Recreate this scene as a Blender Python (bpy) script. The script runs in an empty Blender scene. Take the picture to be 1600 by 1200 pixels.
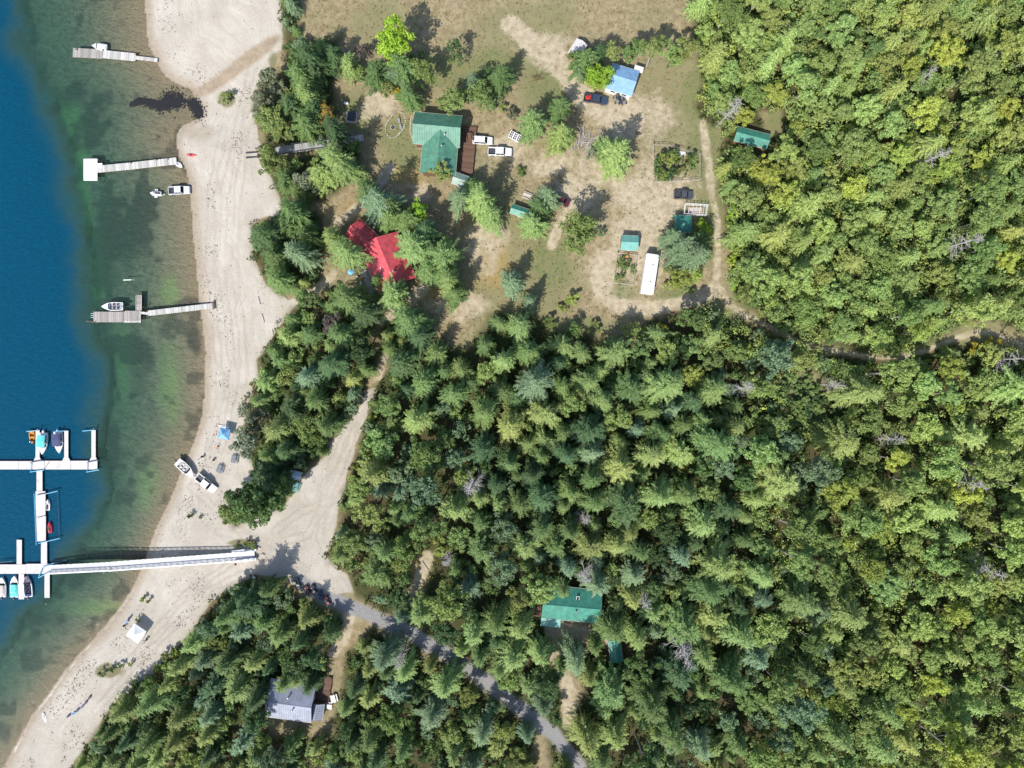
import bpy, math, random
import numpy as np
from mathutils import Vector, Matrix

random.seed(7)
RNG = np.random.default_rng(7)
scene = bpy.context.scene
COL = scene.collection

# ------------------------------------------------------------------ camera
S = 0.16                      # metres per photograph pixel at lake level
CAM_H = 800 * S / 0.75        # 24 mm equivalent lens looking straight down
cam_data = bpy.data.cameras.new('camera')
cam_data.sensor_width = 36.0
cam_data.lens = 24.0
cam_data.clip_start = 1.0
cam_data.clip_end = 3000.0
cam = bpy.data.objects.new('camera', cam_data)
COL.objects.link(cam)
cam.location = (0, 0, CAM_H)
cam.rotation_euler = (0, 0, 0)
scene.camera = cam

# ------------------------------------------------------------------ sky and sun
SUN_EL = math.radians(48)
SUN_DIR = Vector((-0.47, -0.88, 0)).normalized() * math.cos(SUN_EL) + Vector((0, 0, math.sin(SUN_EL)))
world = bpy.data.worlds.new('World')
scene.world = world
world.use_nodes = True
wn = world.node_tree
bg = wn.nodes['Background']
sky = wn.nodes.new('ShaderNodeTexSky')
sky.sky_type = 'NISHITA'
sky.sun_disc = False
sky.sun_elevation = SUN_EL
sky.sun_rotation = math.atan2(SUN_DIR.x, SUN_DIR.y)
wn.links.new(sky.outputs[0], bg.inputs[0])
bg.inputs[1].default_value = 0.15
sun_data = bpy.data.lights.new('sun', 'SUN')
sun_data.energy = 4.6
sun_data.angle = math.radians(0.55)
sun_data.color = (1.0, 0.95, 0.87)
sun = bpy.data.objects.new('sun', sun_data)
COL.objects.link(sun)
sun.rotation_euler = SUN_DIR.to_track_quat('Z', 'Y').to_euler()
sun.location = SUN_DIR * 400
scene.view_settings.view_transform = 'Standard'
scene.view_settings.look = 'None'
scene.view_settings.gamma = 1.0
scene.view_settings.exposure = 0.42
scene.cycles.max_bounces = 6
scene.cycles.diffuse_bounces = 3
scene.cycles.glossy_bounces = 2
scene.cycles.transmission_bounces = 3
scene.cycles.transparent_max_bounces = 8
scene.cycles.volume_bounces = 0
scene.cycles.use_denoising = True

# ------------------------------------------------------------------ helpers
def lin(r, g, b):
    def f(c):
        c /= 255.0
        return c / 12.92 if c <= 0.04045 else ((c + 0.055) / 1.055) ** 2.4
    return (f(r), f(g), f(b), 1.0)

class NT:
    """small wrapper to write node trees in a few lines"""
    def __init__(self, name):
        self.m = bpy.data.materials.new(name)
        self.m.use_nodes = True
        self.t = self.m.node_tree
        self.t.nodes.clear()
        self.out = self.t.nodes.new('ShaderNodeOutputMaterial')
    def n(self, typ, ins=None, **props):
        nd = self.t.nodes.new('ShaderNode' + typ)
        for k, v in props.items():
            setattr(nd, k, v)
        for k, v in (ins or {}).items():
            self.set(nd, k, v)
        return nd
    def set(self, nd, k, v):
        sock = nd.inputs[k]
        if isinstance(v, bpy.types.NodeSocket):
            self.t.links.new(v, sock)
        else:
            sock.default_value = v
    def noise(self, scale, detail=4, rough=0.55, vec=None, dist=0.0):
        nd = self.n('TexNoise', {'Scale': scale, 'Detail': detail, 'Roughness': rough, 'Distortion': dist})
        if vec is not None:
            self.set(nd, 'Vector', vec)
        return nd.outputs[0]
    def math(self, op, a, b=0.0, c=None, clamp=False):
        nd = self.n('Math', operation=op, use_clamp=clamp)
        self.set(nd, 0, a); self.set(nd, 1, b)
        if c is not None: self.set(nd, 2, c)
        return nd.outputs[0]
    def ramp(self, v, lo, hi):
        nd = self.n('MapRange', {'Value': v, 'From Min': lo, 'From Max': hi})
        nd.interpolation_type = 'SMOOTHSTEP'
        return nd.outputs[0]
    def mix(self, f, a, b, mode='MIX'):
        nd = self.n('Mix', data_type='RGBA', blend_type=mode)
        self.set(nd, 0, f); self.set(nd, 6, a); self.set(nd, 7, b)
        return nd.outputs[2]
    def surf(self, s):
        self.t.links.new(s, self.out.inputs[0])
        return self.m

MATS = {}
def paint(name, rgb, rough=0.5, metal=0.0, var=0.12, scale=3.0, bump=0.0, coat=0.0, dirt=0.0):
    """painted or plain surface with slight procedural unevenness"""
    if name in MATS: return MATS[name]
    k = NT(name)
    co = k.n('TexCoord').outputs['Object']
    nz = k.noise(scale, 5, 0.6, co)
    c = k.mix(k.ramp(nz, 0.3, 0.7), tuple(x * (1 - var) for x in rgb[:3]) + (1,), tuple(min(1, x * (1 + var)) for x in rgb[:3]) + (1,))
    if dirt:
        d = k.ramp(k.noise(scale * 0.35, 6, 0.7, co), 0.5, 0.75)
        c = k.mix(k.math('MULTIPLY', d, dirt), c, (0.16, 0.13, 0.09, 1))
    p = k.n('BsdfPrincipled', {'Base Color': c, 'Roughness': rough, 'Metallic': metal, 'Coat Weight': coat})
    if bump:
        b = k.n('Bump', {'Strength': bump, 'Distance': 0.02, 'Height': k.noise(scale * 6, 4, 0.6, co)})
        k.set(p, 'Normal', b.outputs[0])
    MATS[name] = k.surf(p.outputs[0])
    return MATS[name]

def wood(name, rgb, scale=4.0, axis='x', dark=0.55):
    if name in MATS: return MATS[name]
    k = NT(name)
    co = k.n('TexCoord').outputs['Object']
    mp = k.n('Mapping', {'Vector': co, 'Scale': (0.4, 6, 6) if axis == 'x' else (6, 0.4, 6)}).outputs[0]
    g = k.noise(scale, 6, 0.65, mp)
    isl = k.n('NewGeometry').outputs['Random Per Island']
    c = k.mix(k.ramp(g, 0.3, 0.75), tuple(x * dark for x in rgb[:3]) + (1,), rgb)
    hsv = k.n('HueSaturation', {'Color': c, 'Value': k.math('MULTIPLY_ADD', isl, 0.5, 0.75)})
    p = k.n('BsdfPrincipled', {'Base Color': hsv.outputs[0], 'Roughness': 0.85})
    MATS[name] = k.surf(p.outputs[0])
    return MATS[name]

def glass_mat():
    if 'window_glass' in MATS: return MATS['window_glass']
    k = NT('window_glass')
    p = k.n('BsdfPrincipled', {'Base Color': (0.012, 0.016, 0.02, 1), 'Roughness': 0.08, 'IOR': 1.5})
    MATS['window_glass'] = k.surf(p.outputs[0])
    return MATS['window_glass']

class MB:
    """collects geometry for one mesh object"""
    def __init__(self):
        self.v, self.f = [], []
        self.M = Matrix.Identity(4)
    def add(self, verts, faces):
        o = len(self.v)
        for p in verts:
            q = self.M @ Vector(p)
            self.v.append((q.x, q.y, q.z))
        self.f.extend([tuple(i + o for i in fc) for fc in faces])
        return self
    def box(self, c, s, rz=0.0, taper=1.0, ry=0.0):
        hx, hy, hz = s[0] / 2, s[1] / 2, s[2] / 2
        R = Matrix.Rotation(rz, 3, 'Z') @ Matrix.Rotation(ry, 3, 'Y')
        vs = []
        for z, t in ((-hz, 1.0), (hz, taper)):
            for x, y in ((-hx, -hy), (hx, -hy), (hx, hy), (-hx, hy)):
                vs.append(R @ Vector((x * t, y * t, z)) + Vector(c))
        return self.add(vs, [(3, 2, 1, 0), (4, 5, 6, 7), (0, 1, 5, 4), (1, 2, 6, 5), (2, 3, 7, 6), (3, 0, 4, 7)])
    def tube(self, p0, p1, r0, r1=None, n=8, cap=True):
        r1 = r0 if r1 is None else r1
        p0, p1 = Vector(p0), Vector(p1)
        d = (p1 - p0)
        if d.length < 1e-6: return self
        q = d.normalized().to_track_quat('Z', 'Y')
        vs = []
        for p, r in ((p0, r0), (p1, r1)):
            for i in range(n):
                a = 2 * math.pi * i / n
                vs.append(p + q @ Vector((math.cos(a) * r, math.sin(a) * r, 0)))
        fs = [(i, (i + 1) % n, n + (i + 1) % n, n + i) for i in range(n)]
        if cap:
            fs += [tuple(reversed(range(n))), tuple(range(n, 2 * n))]
        return self.add(vs, fs)
    def path(self, pts, r, n=6, r1=None):
        for i in range(len(pts) - 1):
            t0, t1 = i / (len(pts) - 1), (i + 1) / (len(pts) - 1)
            e = r if r1 is None else r1
            self.tube(pts[i], pts[i + 1], r + (e - r) * t0, r + (e - r) * t1, n, cap=True)
        return self
    def loft(self, rings, cap=True, closed=True):
        n = len(rings[0]); vs = [p for r in rings for p in r]; fs = []
        m = n if closed else n - 1
        for k in range(len(rings) - 1):
            for i in range(m):
                j = (i + 1) % n
                fs.append((k * n + i, k * n + j, (k + 1) * n + j, (k + 1) * n + i))
        if cap and closed:
            fs.append(tuple(reversed(range(n))))
            fs.append(tuple(range((len(rings) - 1) * n, len(rings) * n)))
        return self.add(vs, fs)
    def slab(self, q, t):
        """four corners (top side, counter-clockwise from above) given thickness downwards along the normal"""
        q = [Vector(p) for p in q]
        nrm = (q[1] - q[0]).cross(q[2] - q[0]).normalized()
        lo = [p - nrm * t for p in q]; k = len(q)
        fs = [tuple(range(k)), tuple(reversed(range(k, 2 * k)))]
        fs += [(i, k + i, k + (i + 1) % k, (i + 1) % k) for i in range(k)]
        return self.add(q + lo, fs)
    def prism(self, poly, z0, z1):
        k = len(poly)
        vs = [(x, y, z0) for x, y in poly] + [(x, y, z1) for x, y in poly]
        return self.add(vs, [tuple(reversed(range(k))), tuple(range(k, 2 * k))] + [(i, (i + 1) % k, k + (i + 1) % k, k + i) for i in range(k)])
    def mesh(self, name, mat, smooth=False):
        me = bpy.data.meshes.new(name)
        me.from_pydata(self.v, [], self.f)
        me.validate()
        if mat: me.materials.append(mat)
        if smooth:
            me.polygons.foreach_set('use_smooth', [True] * len(me.polygons))
        me.update()
        return me
    def build(self, name, mat, parent=None, smooth=False, kind=None):
        ob = bpy.data.objects.new(name, self.mesh(name, mat, smooth))
        COL.objects.link(ob)
        if parent is not None: ob.parent = parent
        if kind: ob['kind'] = kind
        return ob

def tag(o, label, cat, group=None):
    o['label'] = label; o['category'] = cat
    if group: o['group'] = group
    return o

def thing(name, label, cat, loc, rz=0.0, group=None):
    o = bpy.data.objects.new(name, None)
    o.empty_display_size = 0.3
    COL.objects.link(o)
    o.location = loc; o.rotation_euler = (0, 0, rz)
    return tag(o, label, cat, group)

def fast_mesh(name, co, faces, mat):
    """co (n,3), faces (m,k) numpy arrays of equal-sided polygons"""
    me = bpy.data.meshes.new(name)
    n, m, k = len(co), len(faces), faces.shape[1]
    me.vertices.add(n); me.vertices.foreach_set('co', np.asarray(co, np.float32).ravel())
    me.loops.add(m * k); me.loops.foreach_set('vertex_index', np.asarray(faces, np.int32).ravel())
    me.polygons.add(m)
    me.polygons.foreach_set('loop_start', np.arange(0, m * k, k, dtype=np.int32))
    me.polygons.foreach_set('loop_total', np.full(m, k, np.int32))
    if mat: me.materials.append(mat)
    me.update(calc_edges=True)
    return me

def ang(dx, dy):
    """direction in the photograph (y down) -> rotation about z"""
    return math.atan2(-dy, dx)

# ------------------------------------------------------------------ plan of the place (photograph pixels)
SHORE = [(225, -150), (228, 20), (232, 67), (245, 95), (258, 118), (275, 130), (297, 138), (304, 150), (316, 168), (312, 184), (284, 198), (275, 212), (279, 240),
         (290, 262), (297, 290), (300, 330), (302, 370), (308, 420), (311, 460), (316, 500), (322, 550), (321, 600), (316, 650), (308, 680),
         (298, 705), (288, 725), (275, 760), (262, 790), (247, 820), (235, 850), (225, 880), (207, 920), (190, 945), (163, 980), (130, 1015),
         (100, 1050), (75, 1085), (50, 1118), (35, 1145), (10, 1190), (-40, 1290), (-120, 1500)]
DROP = [(4, -150), (44, 30), (74, 130), (102, 200), (122, 270), (134, 340), (146, 420), (158, 500), (169, 560), (176, 640), (162, 700), (170, 760), (162, 810), (132, 860), (99, 905), (74, 940), (29, 985), (-6, 1040), (-76, 1150), (-196, 1400)]

def wxy(p):
    return np.array([(p[0] - 800) * S, (600 - p[1]) * S])

def dist_line(X, Y, pts):
    best = np.full(X.shape, 1e9)
    for a, b in zip(pts[:-1], pts[1:]):
        ax, ay = a; bx, by = b
        dx, dy = bx - ax, by - ay
        t = np.clip(((X - ax) * dx + (Y - ay) * dy) / (dx * dx + dy * dy + 1e-12), 0, 1)
        best = np.minimum(best, np.hypot(X - ax - t * dx, Y - ay - t * dy))
    return best

def inside(X, Y, poly):
    r = np.zeros(X.shape, bool)
    n = len(poly)
    for i in range(n):
        x0, y0 = poly[i]; x1, y1 = poly[(i + 1) % n]
        if y0 == y1: continue
        c = ((y0 > Y) != (y1 > Y)) & (X < (x1 - x0) * (Y - y0) / (y1 - y0) + x0)
        r ^= c
    return r

def sstep(v, a, b):
    t = np.clip((v - a) / (b - a), 0, 1)
    return t * t * (3 - 2 * t)

def vnoise(X, Y, cell, seed):
    """smooth value noise, vectorised"""
    r = np.random.default_rng(seed).random((256, 256))
    u, v = X / cell + 400.3, Y / cell + 411.7
    i, j = np.floor(u).astype(int), np.floor(v).astype(int)
    fu, fv = u - i, v - j
    fu = fu * fu * (3 - 2 * fu); fv = fv * fv * (3 - 2 * fv)
    g = lambda a, b: r[a % 256, b % 256]
    return (g(i, j) * (1 - fu) + g(i + 1, j) * fu) * (1 - fv) + (g(i, j + 1) * (1 - fu) + g(i + 1, j + 1) * fu) * fv

SHORE_W = [tuple(wxy(p)) for p in SHORE]
DROP_W = [tuple(wxy(p)) for p in DROP]
LAND_POLY = SHORE_W + [(2000, SHORE_W[-1][1]), (2000, SHORE_W[0][1])]
DEEP_POLY = DROP_W + [(-2000, DROP_W[-1][1]), (-2000, DROP_W[0][1])]
far = [-900, -600, -420, -320, -260, -220, -190, -170]
gx = np.concatenate([far, np.arange(-156, 157, 0.5), [-x for x in reversed(far)]])
gy = np.concatenate([far[:-1], [-170, -150, -138], np.arange(-124, 125, 0.5), [138, 150, 170], [-x for x in reversed(far[:-1])]])
GX, GY = np.meshgrid(gx, gy)
ds = dist_line(GX, GY, SHORE_W)
land = inside(GX, np.clip(GY, SHORE_W[-1][1] + 1, SHORE_W[0][1] - 1), LAND_POLY)
dd = dist_line(GX, GY, DROP_W)
deep = inside(GX, np.clip(GY, DROP_W[-1][1] + 1, DROP_W[0][1] - 1), DEEP_POLY)
t_sh = ds / (ds + dd + 1e-6)
n1 = vnoise(GX, GY, 9, 1) - 0.5; n2 = vnoise(GX, GY, 2.5, 2) - 0.5; n3 = vnoise(GX, GY, 32, 3) - 0.5
bed = -(1.9 * t_sh ** 1.1 + 0.22 * n1 * np.clip(ds / 4, 0, 1))
bed = np.where(deep, -(1.9 + 7.2 * (1 - np.exp(-(np.clip(dd + 5 * n1 + 3 * n2, 0, 1e9) / 9.5) ** 1.2))) + 0.3 * n1, bed)
up = 0.085 * np.minimum(ds, 34) + 0.02 * np.clip(ds - 34, 0, 120)
up = up + np.clip(ds / 20, 0, 1) * (0.25 * n1 + 0.08 * n2 + 0.5 * n3) + 0.03 * n2
hill = 9.0 * sstep(GX, 50, 150) + 5.0 * sstep(GX, 60, 160) * sstep(GY, -30, 110)
GZ = np.where(land, np.maximum(up, 0.01) + hill, np.minimum(bed, -0.01))

def ground_z(x, y):
    i = int(np.clip(np.searchsorted(gx, x) - 1, 0, len(gx) - 2)); j = int(np.clip(np.searchsorted(gy, y) - 1, 0, len(gy) - 2))
    u = (x - gx[i]) / (gx[i + 1] - gx[i]); v = (y - gy[j]) / (gy[j + 1] - gy[j])
    u = min(max(u, 0), 1); v = min(max(v, 0), 1)
    return float((GZ[j, i] * (1 - u) + GZ[j, i + 1] * u) * (1 - v) + (GZ[j + 1, i] * (1 - u) + GZ[j + 1, i + 1] * u) * v)

def at(px, py, z):
    """world point at height z that the photograph shows at this pixel"""
    k = S * (CAM_H - z) / CAM_H
    return Vector(((px - 800) * k, (600 - py) * k, z))

def G(px, py, dz=0.0):
    """point on the ground (plus dz) seen at this pixel"""
    z = 0.0
    for _ in range(4):
        p = at(px, py, z + dz)
        z = ground_z(p.x, p.y)
    p = at(px, py, z + dz)
    return Vector((p.x, p.y, z))

def to_px(x, y, z):
    k = CAM_H / (CAM_H - z) / S
    return 800 + x * k, 600 - y * k

# canopy as the photograph shows it (pixels); trees are grown until they fill these outlines
CANOPY = {
 'hillside': [(1085, -60), (1085, 60), (1100, 130), (1088, 165), (1105, 192), (1135, 200), (1128, 240), (1124, 285), (1135, 330), (1140, 400), (1148, 450), (1165, 480),
              (1205, 506), (1240, 532), (1290, 536), (1345, 553), (1400, 557), (1470, 526), (1520, 500), (1560, 500), (1620, 525), (1800, 540), (1800, -60)],
 'forest': [(1190, 513), (1235, 535), (1290, 557), (1345, 555), (1405, 559), (1480, 541), (1540, 542), (1600, 560), (1800, 590), (1800, 1330), (880, 1330), (862, 1205), (852, 1130), (798, 1088),
            (756, 1060), (696, 1024), (637, 988), (618, 971), (596, 958), (558, 930), (540, 890), (512, 882), (510, 868), (525, 830), (535, 770), (552, 720), (564, 680),
            (577, 640), (588, 600), (597, 570), (592, 530), (600, 500), (640, 490), (660, 500), (700, 545), (740, 545), (750, 520), (770, 490), (800, 488), (838, 490),
            (862, 520), (905, 524), (960, 529), (1000, 534), (1012, 500), (1032, 498), (1060, 482), (1100, 482), (1140, 492)],
 'shore_south': [(380, 905), (410, 902), (440, 910), (465, 930), (495, 950), (525, 958), (540, 975), (528, 1010), (512, 1050), (505, 1066), (480, 1072), (440, 1072), (414, 1100), (416, 1150),
                 (520, 1150), (530, 1080), (545, 1015), (582, 984), (642, 1010), (702, 1045), (762, 1083), (832, 1130), (850, 1330), (20, 1330), (75, 1250), (110, 1200), (140, 1155), (165, 1115),
                 (200, 1080), (240, 1050), (270, 1020), (300, 985), (330, 940)],
 'strip': [(455, 480), (490, 468), (520, 450), (560, 455), (585, 490), (588, 560), (570, 615), (545, 655), (505, 690), (512, 715), (482, 732), (452, 768), (430, 800), (365, 825), (345, 792),
           (390, 770), (402, 740), (380, 700), (392, 660), (386, 630), (404, 590), (400, 562), (432, 520), (447, 497)],
 'strip_top': [(455, -60), (470, 60), (530, 60), (520, 120), (525, 195), (500, 212), (562, 218), (562, 272), (530, 300), (500, 312), (440, 312), (425, 285), (410, 245), (412, 205), (397, 150), (420, 112), (450, 112), (430, -60)],
 'strip_mid': [(394, 350), (440, 340), (470, 330), (505, 335), (500, 440), (470, 450), (440, 466), (415, 440), (396, 400)],
}
HOLES = [
 [(850, 934), (934, 938), (936, 955), (930, 980), (850, 977)],                # roof of the forest cabin
 [(850, 975), (928, 980), (935, 990), (900, 1005), (862, 1008)],
 [(874, 1056), (902, 1050), (912, 1075), (902, 1105), (890, 1140), (874, 1112)],
 [(640, 872), (665, 856), (682, 872), (662, 930), (640, 930)],
 [(1218, 585), (1270, 575), (1300, 610), (1285, 668), (1235, 668), (1215, 630)],
 [(1144, 198), (1204, 206), (1200, 232), (1150, 222)], [(1190, 175), (1222, 172), (1222, 212), (1195, 210)],
 [(950, 1000), (966, 1000), (968, 1032), (952, 1032)],
 [(440, 226), (502, 220), (502, 240), (440, 249)],
 [(455, 736), (470, 736), (472, 770), (456, 770)],
 [(590, 585), (604, 565), (608, 578), (592, 600)],
]
SAND = [(228, -150), (440, -150), (440, 67), (432, 100), (408, 115), (398, 160), (402, 205), (412, 245), (428, 285), (436, 310), (436, 335), (400, 345), (394, 400), (415, 445), (450, 466), (470, 470), (450, 490),
        (430, 522), (404, 562), (402, 590), (385, 640), (378, 690), (400, 740), (390, 772), (440, 800), (455, 770), (485, 735), (512, 700), (548, 655), (572, 612), (590, 605), (577, 640),
        (562, 682), (550, 720), (536, 770), (524, 835), (512, 870), (545, 900), (550, 925), (500, 935), (470, 920), (440, 905), (400, 900), (378, 908), (330, 942), (300, 986), (240, 1052), (165, 1118), (110, 1205), (70, 1270), (-60, 1500)]
ROAD = [(905, 1200), (868, 1150), (800, 1098), (740, 1050), (690, 1018), (640, 990), (590, 966), (548, 948), (505, 932), (470, 908)]
TRACKS = [  # (polyline, half width in pixels)
 ([(1098, 190), (1105, 240), (1112, 300), (1122, 350), (1122, 400), (1118, 440), (1135, 470), (1165, 495), (1205, 512)], 6),
 ([(1205, 512), (1250, 535), (1290, 546), (1345, 556), (1410, 558), (1450, 548), (1490, 530), (1530, 518), (1560, 522), (1610, 545), (1700, 570)], 4),
 ([(800, 40), (850, 85), (885, 115), (905, 145), (940, 180), (985, 195)], 16),
 ([(965, 395), (948, 400), (932, 430), (940, 462), (965, 478), (1010, 482), (1060, 476), (1110, 455)], 11),
 ([(890, 322), (872, 355), (862, 385)], 7),
 ([(530, 345), (560, 325), (590, 290), (610, 262)], 8),
 ([(470, 468), (500, 448), (520, 430)], 8), ([(600, 500), (640, 470), (662, 450)], 9),
 ([(590, 590), (598, 568), (604, 550)], 6), ([(890, 1130), (888, 1080), (880, 1050), (865, 1020), (862, 985)], 11),
 ([(548, 955), (540, 990), (520, 1020)], 9), ([(640, 940), (655, 905), (668, 870)], 9), ([(880, 985), (940, 1000)], 14)]
BARE = [(1010, 300, 75, 55), (985, 180, 80, 45), (855, 255, 55, 22), (900, 300, 50, 35), (945, 420, 26, 50), (800, 230, 40, 22), (1000, 375, 60, 90), (640, 300, 40, 20), (760, 380, 35, 50),
        (720, 480, 60, 25), (860, 80, 40, 30), (590, 165, 35, 30), (930, 262, 40, 30)]
GREEN = [(770, 105, 60, 35), (850, 130, 45, 50), (860, 415, 40, 45), (1085, 150, 28, 60), (1105, 235, 30, 60), (1118, 330, 16, 90), (950, 430, 22, 45), (1100, 350, 20, 60), (700, 110, 50, 30), (560, 170, 40, 35),
         (630, 250, 30, 40), (900, 510, 70, 18), (970, 455, 26, 20), (1210, 190, 18, 25), (1250, 625, 45, 50), (1060, 460, 40, 14), (1430, 545, 150, 16), (615, 210, 25, 35)]
GOLD = [(770, 410, 30, 45), (700, 460, 40, 25), (640, 280, 30, 25), (655, 890, 14, 30), (560, 330, 30, 20), (1500, 100, 90, 50)]

kk = CAM_H / (CAM_H - GZ) / S
PX, PY = 800 + GX * kk, 600 - GY * kk
w1 = (vnoise(GX, GY, 4, 11) - 0.5) * 14 + (vnoise(GX, GY, 1.4, 12) - 0.5) * 7      # wobble of mask edges, pixels
def poly_mask(poly, soft):
    d = dist_line(PX, PY, list(poly) + [poly[0]])
    d = np.where(inside(PX, PY, poly), d, -d) + w1 * 0.5
    return sstep(d, -soft, soft)
def ell(lst, soft=0.55):
    m = np.zeros(PX.shape)
    for cx, cy, rx, ry in lst:
        r = np.hypot((PX - cx) / rx, (PY - cy) / ry) + w1 / 30
        m = np.maximum(m, 1 - sstep(r, 1 - soft, 1 + soft * 0.6))
    return m
sand = poly_mask([(-400, -150), (-400, 1500)] + SAND[::-1] if False else SAND + [(-400, 1500), (-400, -150)], 5)
dirt = np.zeros(PX.shape); trackcore = np.zeros(PX.shape)
for pts, hw in TRACKS:
    d = dist_line(PX, PY, pts)
    dirt = np.maximum(dirt, (0.72 if hw in (4, 6) else 0.9) * (1 - sstep(d + w1 * 0.25, hw * 0.6, hw * 1.5)))
    trackcore = np.maximum(trackcore, (d + w1 * 0.2 < hw).astype(float))
bare = ell(BARE)
dirt = np.maximum(dirt, 0.85 * bare * np.clip(0.45 + 1.1 * vnoise(GX, GY, 5, 14), 0, 1))
droad = dist_line(PX, PY, ROAD)
gravel = 1 - sstep(droad + w1 * 0.3, 8, 14)
green = np.maximum(ell(GREEN), 0.45 * sstep(vnoise(GX, GY, 14, 15), 0.5, 0.8))
gold = ell(GOLD)
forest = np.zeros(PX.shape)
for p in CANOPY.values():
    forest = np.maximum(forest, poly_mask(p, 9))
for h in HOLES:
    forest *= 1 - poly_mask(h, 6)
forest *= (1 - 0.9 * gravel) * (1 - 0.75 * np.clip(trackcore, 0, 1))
creek = 1 - sstep(dist_line(PX, PY, [(432, 60), (400, 82), (372, 104), (345, 126), (320, 140), (300, 150)]) + w1 * 0.5, 4, 13)
wet = np.maximum(creek, 0.8 * (1 - sstep(ds, 0.3, 3.2 + 1.5 * n1)) * land)
wet = np.maximum(wet, 0.55 * ell([(310, 205, 30, 14)]) * land)
tuft = ell([(352, 155, 15, 14), (172, 1048, 30, 12), (380, 848, 25, 6), (430, 110, 12, 30)], 0.9) * land
weed = ell([(168, 425, 22, 38), (170, 380, 30, 60), (205, 360, 45, 70), (110, 900, 50, 40), (175, 540, 20, 30), (305, 540, 14, 20), (175, 690, 22, 60), (130, 170, 45, 60), (60, 960, 50, 30), (210, 560, 30, 50), (310, 165, 10, 16), (165, 510, 40, 16)], 0.8)
weed = np.clip(weed * (0.35 + 1.1 * vnoise(GX, GY, 3.2, 23)) + 0.7 * sstep(vnoise(GX, GY, 6, 21) * 0.6 + vnoise(GX, GY, 1.8, 22) * 0.4, 0.5, 0.75), 0, 1)
algae = 1 - sstep(np.abs(dist_line(PX, PY, [(104, 170), (122, 250), (132, 320), (142, 400), (152, 460)]) + w1), 4, 22)
algae = np.maximum(algae, 0.6 * ell([(265, 455, 18, 25), (190, 560, 14, 80), (265, 600, 18, 60), (150, 950, 60, 14), (230, 760, 20, 40)], 0.8))
ruts = np.zeros(PX.shape)                             # wheel ruts pressed into the sand and the parking area
for pts in [[(400, 85), (372, 190), (352, 300), (345, 420), (358, 520), (366, 600), (352, 680), (345, 705)], [(415, 110), (385, 200), (372, 300), (366, 420), (378, 520), (380, 600)], [(350, 200), (330, 300), (328, 420), (338, 520), (345, 620), (325, 700)],
            [(578, 615), (556, 660), (536, 720), (512, 780), (480, 835), (430, 850), (340, 830)], [(566, 630), (540, 680), (505, 760), (500, 840), (520, 890), (560, 950)], [(520, 780), (470, 800), (430, 830), (440, 870), (480, 890)],
            [(400, 890), (330, 920), (280, 970), (220, 1030), (150, 1110)], [(360, 880), (290, 930), (240, 990), (180, 1060)], [(440, 855), (380, 835), (330, 790), (300, 760)]]:
    d = dist_line(PX, PY, pts) + w1 * 0.35
    for off in (5.2,): ruts = np.maximum(ruts, (1 - sstep(np.abs(d - off), 0.6, 3.4)) * np.clip(0.35 + vnoise(GX, GY, 7, 51), 0, 1))
along = GY * 0.0 + np.interp(GY, [w[1] for w in SHORE_W][::-1], np.cumsum([0] + [math.dist(a, b) for a, b in zip(SHORE_W[:-1], SHORE_W[1:])])[::-1])

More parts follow.
